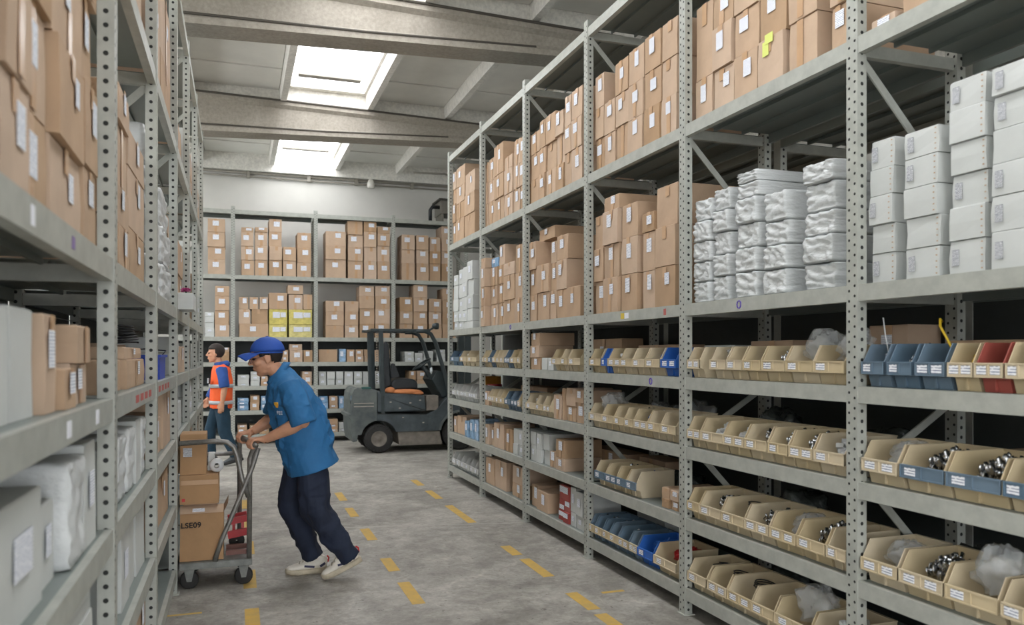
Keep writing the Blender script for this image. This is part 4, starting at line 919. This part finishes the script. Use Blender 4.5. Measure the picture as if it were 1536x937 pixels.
def grip_hand(mb, wrist, bar_c, bar_d, away, up=Vector((0,0,1)), thumb=1):
    """hand closing round a bar: bar_d along the bar, away from the arm, up over it; five separate fingers"""
    a = Vector(bar_d).normalized(); f = Vector(away).normalized(); u = up; c = Vector(bar_c); w = Vector(wrist)
    kn = c - f*.022 + u*.032
    mb.tube([w, w.lerp(kn, .45), kn], [(.026, .03), (.038, .021), (.043, .015)], 12) if abs((kn-w).normalized().dot(a)) < .9 else None
    for k in range(4):                                                 # flat of the palm as four rays under the knuckles
        s = (k - 1.5)*.0225; mb.tube([w.lerp(kn, .35) + a*s*.7, kn + a*s], [.015, .0125], 8)
    for k, ln in enumerate((.9, 1.0, .96, .8)):
        s = a*((k - 1.5)*.0235)*thumb
        p0 = kn + s; p1 = c + s + f*.014*ln + u*.034; p2 = c + s + f*.033*ln + u*.006; p3 = c + s + f*.022*ln - u*.022; p4 = c + s - f*.002 - u*.030*ln
        mb.tube([p0, p1, p2, p3, p4], [.0112, .0102, .0095, .0088, .0072], 8)
    t0 = w.lerp(kn, .35) - a*thumb*.03 - u*.004; t1 = c - f*.036 - a*thumb*.044 - u*.0; t2 = c - f*.012 - a*thumb*.046 - u*.026; t3 = c + f*.012 - a*thumb*.038 - u*.028
    mb.tube([t0, t1, t2, t3], [.014, .0125, .0105, .0085], 8)
def loose_hand(mb, wrist, d, side, fwd):
    w = Vector(wrist); d = Vector(d).normalized(); f = Vector(fwd).normalized(); s = d.cross(f).normalized()*side
    mb.tube([w, w + d*.045, w + d*.085], [(.022, .026), (.018, .038), (.014, .038)], 10)
    for k, ln in enumerate((.068, .076, .072, .056)):
        o = w + d*.08 + f*((1.5 - k)*.021); mb.tube([o, o + d*ln*.5 + s*.006, o + d*ln*.85 + s*.022, o + d*ln + s*.034], [.0098, .0092, .0085, .007], 7)
    o = w + d*.02 + f*.03; mb.tube([o, o + d*.03 + f*.02 + s*.008, o + d*.06 + f*.022 + s*.02], [.013, .0105, .0085], 7)
def shoe(parent, toe, yaw, pitch, m_up=M_SHOE, m_sole=M_SOLE, accents=True, sc=1.0):
    """trainer built pointing +x with its toe tip at the origin"""
    Mx = Matrix.Translation(toe) @ Matrix.Rotation(yaw, 4, 'Z') @ Matrix.Rotation(pitch, 4, 'Y') @ Matrix.Scale(sc, 4)
    out = [(-.296, -.02), (-.29, -.034), (-.25, -.042), (-.17, -.04), (-.09, -.05), (-.04, -.044), (-.01, -.026), (0, 0)]
    ol = out + [(x, -y) for x, y in out[::-1][1:]]
    s = MB(); n = len(ol); lv = [(0, .93), (.012, 1.0), (.03, 1.0), (.034, .96)]
    rise = lambda x: .012*max(0, (x + .07)/.07)**2 + .004*max(0, (-.24 - x)/.05)
    for z, k in lv: s.v += [(-.15 + (x + .15)*(.985 if k < 1 else 1), y*k, z + rise(x)) for x, y in ol]
    for k in range(3): s.f += [(k*n+j, k*n+(j+1) % n, (k+1)*n+(j+1) % n, (k+1)*n+j) for j in range(n)]
    s.f += [tuple(range(n))[::-1], tuple(range(3*n, 4*n))]
    u = MB(); u.tube([(-.292, 0, .062), (-.275, 0, .066), (-.23, 0, .066), (-.17, 0, .062), (-.11, 0, .053), (-.06, 0, .045), (-.025, 0, .042), (-.008, 0, .04)],
                     [(.014, .022), (.03, .036), (.036, .042), (.038, .04), (.043, .03), (.043, .024), (.033, .017), (.012, .008)], 16)
    u.tube([(-.245, 0, .08), (-.235, 0, .115), (-.24, 0, .128)], [(.034, .044), (.034, .045), (.033, .043)], 14)
    u.tube([(-.2, 0, .1), (-.16, 0, .092), (-.12, 0, .078)], [.024, .024, .02], 10)
    me = remesh(u, 'shoe', m_up, .005, 3); me.transform(Mx); o = link('shoe', me, parent)
    link('sole', turned(s, Mx).mesh('sole', m_sole, True), o)
    l = MB()
    for k in range(4):
        x = -.185 + k*.026; z = .117 - k*.0105; l.tube([(x, -.026, z-.008), (x+.006, 0, z+.003), (x+.012, .026, z-.008)], .0035, 6)
    link('laces', turned(l, Mx).mesh('laces', mat('laces', '8A8478', .8)), o)
    if accents:
        for y in (-1, 1):
            a = MB(); a.bar((-.2, y*.0395, .05), (-.13, y*.0435, .062), .004, .014); a.bar((-.275, y*.033, .07), (-.24, y*.0375, .05), .004, .016)
            link('stripe', turned(a, Mx).mesh('stripe', mat('navy_shoe_stripe', '2B2A48', .6)), o)
        a = MB(); a.tube([(-.297, 0, .07), (-.305, 0, .1), (-.292, 0, .115)], .006, 6); link('heel_tab', turned(a, Mx).mesh('heel_tab', M_REDBIT), o)
    return o
PI = math.pi
# --- the worker pushing the cart, facing the left rack
wk = empty('person', (.5, 5.76, 0)); wk.location = (0, 0, 0)
tag(wk, 'person in blue cap and blue short-sleeved shirt leaning to push the cart', 'person')
b = MB()
HM = head_parts(b, Vector((.192, 5.755, 1.548)), R(181), R(15))
b.tube([(.225, 5.755, 1.50), (.27, 5.757, 1.44), (.30, 5.76, 1.37)], [.056, .057, .075], 16)
b.tube([(.30, 5.76, 1.40), (.34, 5.76, 1.28), (.40, 5.76, 1.12), (.44, 5.76, 1.0), (.475, 5.76, .88), (.48, 5.76, .8)], [(.09, .06), (.13, .09), (.13, .1), (.12, .1), (.13, .1), (.11, .09)], 18)
GN, GF = Vector((.105, 5.685, .956)), Vector((.035, 5.985, .972)); BD = Vector((-.11, .37, .012)).normalized()
WN, WF = Vector((.188, 5.655, .99)), Vector((.108, 5.965, 1.018))
for sh, el, wr in (((.36, 5.60, 1.31), (.425, 5.54, 1.112), WN), ((.305, 5.925, 1.31), (.262, 5.985, 1.115), WF)):
    sh, el = Vector(sh), Vector(el)
    b.tube([sh, sh.lerp(el, .5), el, el.lerp(wr, .3), el.lerp(wr, .65), wr], [.045, .046, .045, .05, .039, .029], 14)
    b.ball(el, .044, .044, .044)
grip_hand(b, WN, GN, BD, (-.93, -.2, -.1), thumb=-1)
grip_hand(b, WF, GF, BD, (-.93, -.2, -.1), thumb=1)
LEGN = [(.485, 5.67, .88), (.50, 5.645, .68), (.515, 5.63, .49), (.62, 5.625, .335), (.725, 5.62, .195), (.755, 5.62, .15)]
LEGF = [(.46, 5.85, .88), (.40, 5.862, .70), (.365, 5.868, .50), (.435, 5.862, .33), (.505, 5.858, .17), (.525, 5.855, .11)]
for lg in (LEGN, LEGF): b.tube(lg, [.085, .075, .058, .055, .042, .04], 14)
wbody = link('body', remesh(b, 'body', M_SKIN, .0042, 2), wk)
for s in (-1, 1):
    e = MB(); e.ball((.083, s*.031, .008), .012, .013, .0075, 10, 8); link('eye', turned(e, HM).mesh('eye', M_EYE, True), wk)
    e = MB(); e.tube([(.094, s*.016, .022), (.096, s*.032, .027), (.084, s*.05, .02)], [.003, .0042, .002], 6); link('eyebrow', turned(e, HM).mesh('eyebrow', M_HAIR), wk)
# safety glasses: dark frame and temple arms
g = MB()
for s in (-1, 1):
    g.tube([(.108, s*.008, .012), (.112, s*.02, .024), (.108, s*.045, .022), (.098, s*.056, .008), (.1, s*.045, -.014), (.112, s*.02, -.016), (.108, s*.008, .004)], .0019, 6); g.tube([(.098, s*.056, .012), (.05, s*.076, .012), (-.0, s*.082, .014)], .0018, 6)
link('glasses', turned(g, HM).mesh('glasses', mat('dark_glasses_frame', '1E2E44', .3)), wk)
# hair under the cap
h = MB(); h.ball((-.016, 0, .03), .1025, .0815, .1, 26, 18)
keep = []; hv = []
for v in h.v: hv.append(v if v[2] < .05 else (v[0]*.96, v[1]*.96, v[2]))
h.v = hv; h.f = [f for f in h.f if all(h.v[i][2] < .06 and (h.v[i][0] < -.025 - .25*0 or (h.v[i][0] < .045 and h.v[i][2] > .012)) and h.v[i][2] > -.058 for i in f)]
ho = link('hair', turned(h, HM).mesh('hair', M_HAIR, True), wk); sd = ho.modifiers.new('solid', 'SOLIDIFY'); sd.thickness = .004; sd.offset = 1
# cap: six-panel crown, band, curved brim, button
cp = MB(); cp.ball((-.012, 0, .042), .113, .092, .098, 28, 16); cp.f = [f for f in cp.f if all(cp.v[i][2] > .024 - .16*min(0, cp.v[i][0])*0 for i in f)]
HC = HM @ Matrix.Rotation(R(-13), 4, 'Y')
co = link('cap', turned(cp, HC).mesh('cap', M_CAP, True), wk); sd = co.modifiers.new('solid', 'SOLIDIFY'); sd.thickness = .004; sd.offset = 1
br = MB(); rows = []
for i in range(9):
    t = i/8
    for j in range(13):
        a = -1 + 2*j/12; inner = Vector((.0995*math.cos(a*1.05)-.012, .094*math.sin(a*1.05), .031)); outer = Vector((.185 - .05*a*a, .083*a, .012 - .022*a*a)); p = inner.lerp(outer, t); p.z += -.012*t*a*a + .008*math.sin(t*PI)*(1-a*a); br.v.append(tuple(p))
for i in range(8):
    for j in range(12): br.f.append((i*13+j, i*13+j+1, (i+1)*13+j+1, (i+1)*13+j))
bo = link('brim', turned(br, HC).mesh('brim', M_CAP, True), co); sd = bo.modifiers.new('solid', 'SOLIDIFY'); sd.thickness = .005
bt = MB(); bt.ball((-.012, 0, .142), .011, .011, .006); link('button', turned(bt, HC).mesh('button', M_CAP, True), co)
bd = MB(); bd.tube([(.1*math.cos(t*PI/12)*1.02 - .012, .0925*math.sin(t*PI/12)*1.005, .0335) for t in range(25)], [(.0035, .007)]*25, 6, caps=False); link('band', turned(bd, HC).mesh('band', M_CAP, True), co)
# shirt
s = MB()
s.tube([(.515, 5.76, .765), (.477, 5.76, .89), (.442, 5.76, 1.03), (.398, 5.76, 1.16), (.352, 5.76, 1.27), (.315, 5.76, 1.36), (.297, 5.76, 1.42), (.272, 5.76, 1.452)],
       [(.225, .184), (.215, .182), (.205, .186), (.205, .178), (.208, .158), (.19, .12), (.12, .09), (.074, .076)], 28)
SLN = [(.335, 5.625, 1.355), (.375, 5.575, 1.26), (.41, 5.548, 1.165), (.43, 5.54, 1.098)]; SLF = [(.305, 5.9, 1.36), (.285, 5.95, 1.26), (.268, 5.978, 1.14)]
s.tube(SLN, [.085, .086, .086, .088], 18); s.tube(SLF, [.085, .08, .08], 18)
f1 = folds(.027, (.6, .1, .75), 8, 3.1, .3); f2 = folds(.013, (.9, 0, -.45), 9, 8.4, .3)
shirt = link('shirt', remesh(s, 'shirt', M_SHIRT, .0065, 2, lambda p: (f1(p) + f2(p)) * (.35 + .65*min(1, max(0, (1.42 - p.z)/.25))) * min(1, .25 + max(0, p.z - (.745 + .33*(p.x - .34)))/.12) * (1 if p.y > 5.63 or p.z > 1.22 else .3)), wk)
cl = MB()
ax = Vector((-.78, 0, .62)); cc_ = Vector((.262, 5.757, 1.432)); nn = 28
for k in range(nn + 1):
    a = R(-152 + 304*k/nn); rad = Vector((.62*math.cos(a), math.sin(a), .78*math.cos(a))); rs = Vector((.088*rad.x, .066*rad.y, .088*rad.z))
    T = cc_ + rs; e = abs(-1 + 2*k/nn)**6
    cl.v += [tuple(T - ax*.012 - rs*.06), tuple(T + ax*.012), tuple(T + ax*.012 + rs*.1), tuple(T + rs*.36 - ax*(.026 + .03*e))]
for k in range(nn):
    for j in range(3): cl.f.append((4*k+j, 4*k+4+j, 4*k+5+j, 4*k+1+j))
co_ = link('collar', cl.mesh('collar', M_SHIRT, True), shirt); sd = co_.modifiers.new('solid', 'SOLIDIFY'); sd.thickness = .004
# chest pocket and emblem on the left breast (towards the camera)
def chest(u, z, off=.0):                                   # point on the near front of the shirt
    return (u, 0, z)
from mathutils.bvhtree import BVHTree
bv = BVHTree.FromPolygons([v.co for v in shirt.data.vertices], [tuple(p.vertices) for p in shirt.data.polygons])
def on_shirt(name, outline, m, x, z, lift=.004):
    """patch laid on the shirt: outline is in metres round a point found by a ray along +y/+x from in front"""
    o = Vector((x - .25, 5.2, z)); dr = Vector((.25, .45, 0)).normalized(); rt = Vector((.45, -.25, 0)).normalized()
    vs = []
    for px, pz in outline:
        h = bv.ray_cast(o + rt*px + Vector((0, 0, pz)), dr)
        if h[0] is None: return None
        vs.append(tuple(h[0] - dr*lift))
    return vs
def patch(name, m, x, z, w, hgt, n=5, shape=None):
    P = MB(); g = []
    for i in range(n+1):
        for j in range(n+1):
            a, c = (-.5 + i/n), (-.5 + j/n)
            if shape == 'heart': a *= (.55 + .9*(c + .5)) if c < 0 else 1.0
            g.append((a*w, c*hgt))
    vs = on_shirt(name, g, m, x, z)
    if not vs: return
    P.v = vs
    for i in range(n):
        for j in range(n): P.f.append((i*(n+1)+j, (i+1)*(n+1)+j, (i+1)*(n+1)+j+1, i*(n+1)+j+1))
    o = link(name, P.mesh(name, m, True), shirt); sd = o.modifiers.new('solid', 'SOLIDIFY'); sd.thickness = .002
EX = .295
patch('pocket', M_SHIRT, EX + .012, 1.10, .085, .10)
patch('emblem', mat('orange_emblem', 'D98A2B', .6, col2='E0B93A', scale=30), EX - .012, 1.225, .03, .038, 6, 'heart')
LP = [[(0, -.5), (.12, .5), (.28, .5), (.3, .3), (.42, .5), (.5, -.5)]]
for k, bars in enumerate(([(-.4,0,.18,1),(.0,.42,.8,.16),(.0,-.0,.6,.16),(.0,-.42,.0,.0)], [(-.4,0,.18,1),(.05,.42,.8,.16),(.05,0,.7,.16),(.05,-.42,.8,.16)], [(-.4,0,.18,1),(.05,.42,.8,.16),(.05,0,.7,.16),(.05,-.42,.8,.16)])):
    for bx_, bz_, bw_, bh_ in bars:
        if bw_ > 0: patch('emblem_letter', mat('white_embroidery', 'E3E8EE', .7), EX - .004 + k*.019 - .006 + bx_*.014, 1.172 + bz_*.026, bw_*.014, bh_*.026, 2)
# trousers
t = MB(); t.tube([(.468, 5.76, .95), (.478, 5.76, .86), (.478, 5.76, .80)], [(.165, .135), (.165, .135), (.13, .12)], 20)
t.tube(LEGN, [.1, .106, .099, .087, .076, .075], 18); t.tube(LEGF, [.108, .1, .088, .078, .07, .07], 18)
f3 = folds(.014, (.2, 0, 1), 7, 1.7, .3); f4 = folds(.014, (.8, .1, .35), 8, 5.2, .3)
link('trousers', remesh(t, 'trousers', M_NAVY, .0075, 4, lambda p: f3(p) + f4(p)*(1 if p.z < .6 else .5)), wk)
shoe(wk, Vector((.565, 5.62, .001)), PI, R(23))
shoe(wk, Vector((.325, 5.85, .001)), PI, 0)

# --- the person in the orange vest walking past the far end of the left rack
vp = empty('person', (0, 0, 0)); tag(vp, 'person in orange reflective vest walking past the far end of the left rack', 'person')
M_VEST = mat('fluorescent_orange_vest', 'F2612A', .7, var=.05, bump=.2, bscale=30); M_BAND = mat('silver_reflective_band', 'AEB4B8', .35)
M_TEAL = mat('dark_teal_trousers', '1E3A4C', .85, var=.12, scale=8); M_SWEAT = mat('blue_sweatshirt', '2A4F93', .8, var=.1, scale=8)
b = MB(); X, Y = -.21, 11.93
HM = head_parts(b, Vector((X-.075, Y, 1.575)), R(178), R(2))
b.tube([(X-.05, Y, 1.51), (X-.02, Y, 1.44), (X, Y, 1.38)], [.054, .056, .08], 14)
b.tube([(X, Y, 1.40), (X, Y, 1.28), (X+.01, Y, 1.1), (X, Y, .95), (X, Y, .85)], [(.09, .06), (.12, .09), (.12, .09), (.12, .09), (.11, .09)], 16)
AN = [Vector(q) for q in ((X+.01, Y-.2, 1.36), (X+.05, Y-.235, 1.11), (X+.02, Y-.225, .90))]; AF = [Vector(q) for q in ((X-.02, Y+.2, 1.36), (X-.07, Y+.235, 1.12), (X-.17, Y+.2, .95))]
for A in (AN, AF): b.tube([A[0] + Vector((0, .04 if A is AN else -.04, -.05)), A[0].lerp(A[1], .5), A[1], A[1].lerp(A[2], .4), A[2]], [.045, .045, .042, .042, .028], 12)
loose_hand(b, AN[2], (-.15, 0, -1), 1, (-1, 0, 0)); loose_hand(b, AF[2], (-.3, 0, -1), -1, (-1, 0, 0))
L1 = [(X+.01, Y-.09, .88), (X+.03, Y-.09, .68), (X+.05, Y-.09, .48), (X+.12, Y-.085, .3), (X+.185, Y-.08, .14)]; L2 = [(X-.01, Y+.09, .88), (X-.08, Y+.09, .69), (X-.14, Y+.09, .5), (X-.14, Y+.09, .3), (X-.13, Y+.09, .12)]
for lg in (L1, L2): b.tube(lg, [.08, .07, .052, .048, .036], 12)
link('body', remesh(b, 'body', M_SKIN, .006, 2), vp)
for sg in (-1, 1):
    e = MB(); e.ball((.083, sg*.031, .008), .012, .013, .0075, 8, 6); link('eye', turned(e, HM).mesh('eye', M_EYE, True), vp)
h = MB(); h.ball((-.018, 0, .042), .105, .084, .102, 22, 14); h.f = [f for f in h.f if all(h.v[i][2] > -.05 and (h.v[i][0] < .0 or h.v[i][2] > .055) for i in f)]
ho = link('hair', turned(h, HM).mesh('hair', M_HAIR, True), vp); sd = ho.modifiers.new('solid', 'SOLIDIFY'); sd.thickness = .008; sd.offset = 1
t = MB(); t.tube([(X, Y, .97), (X, Y, .86), (X, Y, .8)], [(.16, .125), (.165, .13), (.13, .12)], 16); t.tube(L1, [.105, .095, .082, .075, .07], 14); t.tube(L2, [.105, .095, .082, .075, .07], 14)
link('trousers', remesh(t, 'trousers', M_TEAL, .011, 3, folds(.01, (0, 0, 1), 7, 2.2)), vp)
s = MB(); s.tube([(X, Y, .86), (X+.005, Y, 1.0), (X+.01, Y, 1.2), (X, Y, 1.34), (X-.012, Y, 1.42), (X-.02, Y, 1.46)], [(.18, .13), (.18, .13), (.18, .13), (.16, .1), (.09, .075), (.075, .072)], 20)
s.tube([AN[0] + Vector((0, .05, .01)), AN[0].lerp(AN[1], .5), AN[1]], [.078, .072, .07], 14); s.tube([AF[0] + Vector((0, -.05, .01)), AF[0].lerp(AF[1], .5), AF[1], AF[2]], [.078, .068, .06, .05], 14)
s.ball((X+.07, Y, 1.43), .06, .1, .05)
link('sweatshirt', remesh(s, 'sweatshirt', M_SWEAT, .011, 3, folds(.008, (.3, 0, 1), 8, 4.4)), vp)
v = MB(); v.tube([(X, Y, .81), (X+.003, Y, .95), (X+.01, Y, 1.2), (X, Y, 1.355), (X-.01, Y, 1.42)], [(.195, .15), (.195, .15), (.195, .15), (.175, .128), (.11, .1)], 22)
ve = link('vest', remesh(v, 'vest', M_VEST, .011, 3, folds(.007, (.2, 0, 1), 8, 6.1)), vp)
for z, r1, r2 in ((.87, .203, .158), (1.1, .203, .158)):
    q = MB(); n = 36
    for k in range(n):
        a = 2*PI*k/n
        q.v += [(X+.004 + (r2+.006)*math.cos(a), Y + (r1+.006)*math.sin(a), z), (X+.004 + (r2+.006)*math.cos(a), Y + (r1+.006)*math.sin(a), z+.05)]
    q.f = [(2*k, 2*((k+1) % n), 2*((k+1) % n)+1, 2*k+1) for k in range(n)]
    o = link('reflective_band', q.mesh('reflective_band', M_BAND, True), ve); sd = o.modifiers.new('solid', 'SOLIDIFY'); sd.thickness = .004; sd.offset = 0
q = MB().box(X-.175, X-.155, Y-.2, Y-.08, 1.17, 1.235); link('badge', q.mesh('badge', M_BAND), ve)
M_BOOT = mat('dark_grey_boot', '4B4F52', .6, var=.1)
shoe(vp, Vector((X+.02, Y-.08, .001)), PI, R(14), M_BOOT, mat('dark_sole', '2B2B2A', .8), False); shoe(vp, Vector((X-.33, Y+.09, .001)), PI, 0, M_BOOT, mat('dark_sole', '2B2B2A', .8), False)

# ---------------------------------------------------------------- smaller goods and marks
def local_obj(side, name, mb, m, x, y, z, label, cat, smooth=False, bevel=0, group=None):
    X, Y, rz = to_world(side, x, y); o = mb.build(name, m, None, (X, Y, z), rz, smooth=smooth, bevel=bevel); tag(o, label, cat, group); return o
# blue tub with rim and wire handle on the left rack
lx = 2*BAY + PW
tub = empty('storage_tub'); X, Y, rz = to_world('left', lx + .62, .15); tub.location = (X, Y, LEVELS[4] + .001); tub.rotation_euler = (0, 0, rz)
M_TUB = mat('royal_blue_tub', '2748B4', .4)
t = MB()
for s in (-1, 1):
    t.v += []; t.prism([(s*.17, 0), (s*.2, .13), (s*.194, .13), (s*.164, .005)], -.12, .12)
t.box(-.17, .17, -.12, -.114, 0, .13).box(-.17, .17, .114, .12, 0, .13).box(-.165, .165, -.115, .115, 0, .006); t.build('tub_body', M_TUB, tub)
MB().box(-.21, .21, -.13, -.118, .122, .136).box(-.21, .21, .118, .13, .122, .136).box(-.21, -.195, -.12, .12, .122, .136).box(.195, .21, -.12, .12, .122, .136).build('rim', M_TUB, tub)
MB().tube([(.2, -.1, .13), (.24, -.12, .16), (.25, 0, .17), (.24, .1, .16), (.2, .1, .13)], .004, 6).build('handle', M_BLACK, tub)
tag(tub, 'royal blue plastic tub on the third left-rack bay beside a cardboard box', 'tub')
put_box('left', 'b', lx + .35, lx + 1.28, LEVELS[4], LEVELS[4] + .2, 'cardboard box standing behind the royal blue tub, third left-rack bay', .3, .25)
# coil of black cable on a box, left rack second bay
cc = link('cable_coil', FILL['k'][0][1], None, (*to_world('left', BAY + .95, .1)[:2], LEVELS[4] + .172)); cc.scale = (.16, .16, .16); tag(cc, 'coil of black cable lying on a box in the second left-rack bay', 'cable')
# white carton jutting into the aisle with magenta scraps on it
put_box('left', 'w', 3*BAY + .2, 3*BAY + .6, LEVELS[5] + .001, LEVELS[5] + .115, 'white carton jutting out over the shelf edge, fourth left-rack bay', -.095, .12, 0)
hp = link('plastic_scraps', heap_mesh('plastic_scraps', mat('magenta_plastic', 'B0307A', .4), 31, 'w'), None, (*to_world('left', 3*BAY + .4, -.03)[:2], LEVELS[5] + .12), R(90)); hp.scale = (.2, .07, .06); tag(hp, 'magenta scraps on the white carton jutting from the left rack', 'scraps', None, 'stuff')
# blue bag on the high left shelf
q = link('plastic_sack', blob_mesh('plastic_sack', mat('blue_sack', '2A3F9E', .4), 44), None, (*to_world('left', BAY + .3, .12)[:2], LEVELS[6] + .1), 0); q.scale = (.4, .25, .28); tag(q, 'blue plastic sack high on the left rack beside brown boxes', 'sack')
# right rack, far bays
def rx(bay, D): return right_xy(D)
put_box('right', 's', right_xy(8.17), right_xy(7.95), 2.502, 2.6, 'blue and white carton on brown boxes, second shelf down, fifth right-rack bay', .04, .2)
local_obj('right', 'orange_box', MB().box(-.12, .12, 0, .2, 0, .11), mat('orange_carton', 'D9962E', .6, var=.1), .36, .36, LEVELS[3] + .17, 'orange carton on a stack at the far end of the right rack', 'box', bevel=.004)
local_obj('right', 'storage_crate', MB().box(-.15, .15, 0, .2, 0, .165), mat('dark_blue_crate', '2E3E52', .5), .36, .36, LEVELS[3] + .002, 'dark crate under the orange carton, sixth right-rack bay', 'crate', bevel=.006)
local_obj('right', 'tub', MB().lathe([(0, 0), (.07, 0), (.085, .1), (.09, .1), (.09, .11), (.0, .11)], 20, axis='z'), M_REDBIT, .66, .42, LEVELS[3] + .002, 'bright red tub at the far end of the right rack', 'tub', smooth=True).scale = (1, 1, 1.7)
# white carton standing on the last bin of the nearest bay
put_box('right', 'w', right_xy(2.06), right_xy(1.9), LEVELS[4] + .184, LEVELS[4] + .35, 'white carton resting on a bin rim, third shelf down, nearest right-rack bay', .1, .2, 0)
# long flat carton on the heap of white cartons
put_box('right', 'b', right_xy(6.9), right_xy(6.5), 2.61, 2.72, 'flat cardboard box laid across the top, second shelf down, fourth right-rack bay', .12, .35)
# sticky notes on the box by the middle upright
for o in list(COL.objects):
    lb = o.get('label', '')
    if lb == 'brown cardboard box, bottom row, fourth column from left, top shelf, second right-rack bay':
        nt = mat('lime_note_paper', 'D8E07A', .7)
        link('paper_note', part_plate('paper_note', nt, .05, .075), o, (-.03, -.2565, .2)); link('paper_note', part_plate('paper_note', nt, .065, .05), o, (0, -.2585, .245))
# loops of cable and a thin yellow lead
def lead(name, pts, r, m, label):
    o = MB().tube(pts, r, 6).build(name, m, None, smooth=True); tag(o, label, 'cable')
x0 = RX + .12
lead('cable', [(x0, 2.36, 1.55), (x0-.02, 2.38, 1.62), (x0-.03, 2.41, 1.68), (x0-.02, 2.42, 1.71), (x0, 2.43, 1.70)], .005, M_YELBIT, 'thin yellow lead sticking up from a slate-blue bin, nearest right-rack bay')
lead('cable', [(x0, 2.70, 1.56), (x0, 2.72, 1.64), (x0+.01, 2.74, 1.70), (x0+.01, 2.745, 1.73)], .003, M_WHITEBIT, 'thin pale lead sticking up from the first bin, nearest right-rack bay')
# marks on the beams
M_PURPLE = mat('purple_ink', '5B45A8', .6); M_REDINK = mat('faded_red_ink', 'B4605A', .7); M_YTAG = mat('yellow_tag', 'D9BE4A', .7)
def mark(rack, side, x, lev, w, m, h=.04, name='beam_mark'):
    link(name, part_plate(name, m, w, h), rack, (x, .0035, LEVELS[lev] - .036))
def ring_mark(rack, x, lev):
    p = MB(); p.tube([(x + .017*math.cos(a*PI/6), .003, LEVELS[lev] - .036 + .02*math.sin(a*PI/6)) for a in range(13)], .0035, 5, caps=False); p.build('beam_mark', M_PURPLE, rack)
ring_mark(rack_r, right_xy(3.62), 5); ring_mark(rack_r, right_xy(4.58), 4); ring_mark(rack_r, right_xy(7.38), 5)
mark(rack_r, 'right', right_xy(4.98), 5, .05, M_YTAG); mark(rack_r, 'right', right_xy(4.92), 5, .06, M_PAPER); mark(rack_r, 'right', right_xy(4.4), 5, .03, M_REDINK)
mark(rack_l, 'left', .75, 5, .035, mat('faded_purple_ink', '8A76A6', .7), .03); mark(rack_l, 'left', .35, 5, .03, M_PAPER)
for k in range(4): mark(rack_l, 'left', BAY + .65 + k*.16, 4, .1, M_REDINK, .03); mark(rack_l, 'left', 2*BAY + .2 + k*.18, 4, .1, M_REDINK, .03)
mark(rack_l, 'left', 1.1, 4, .05, M_PAPER); mark(rack_l, 'left', .7, 4, .05, M_PAPER)
# added dark sheet standing for shade, and wires, behind the left rack
for b in range(6): MB().box(b*BAY + PW, (b+1)*BAY, DEPTH+.004, DEPTH+.012, .1, LEVELS[5]).build('shade_backing', M_SHADEBACK, rack_l)
for b in (1, 2):
    for k in range(7): MB().tube([(b*BAY + PW, DEPTH-.045, 1.50 + k*.045), ((b+1)*BAY, DEPTH-.045, 1.50 + k*.045)], .003, 5).build('wire', M_RACK, rack_l)
# written carton low on the left rack
for o in list(COL.objects):
    if o.get('label', '') == 'white carton, bottom row, second column from left, fifth shelf down, nearest left-rack bay':
        for k, z in enumerate((.17, .11)):
            p = MB()
            for j in range(5): p.bar((-.1 + j*.045, -.2135, z), (-.085 + j*.045, -.2135, z + .035), .003, .008, up=(0, 1, 0)); p.bar((-.085 + j*.045, -.2135, z + .035), (-.07 + j*.045, -.2135, z), .003, .008, up=(0, 1, 0))
            p.build('handwriting', mat('blue_marker', '2C3F6B', .7), o)
bpy.data.scenes.remove(TMP)
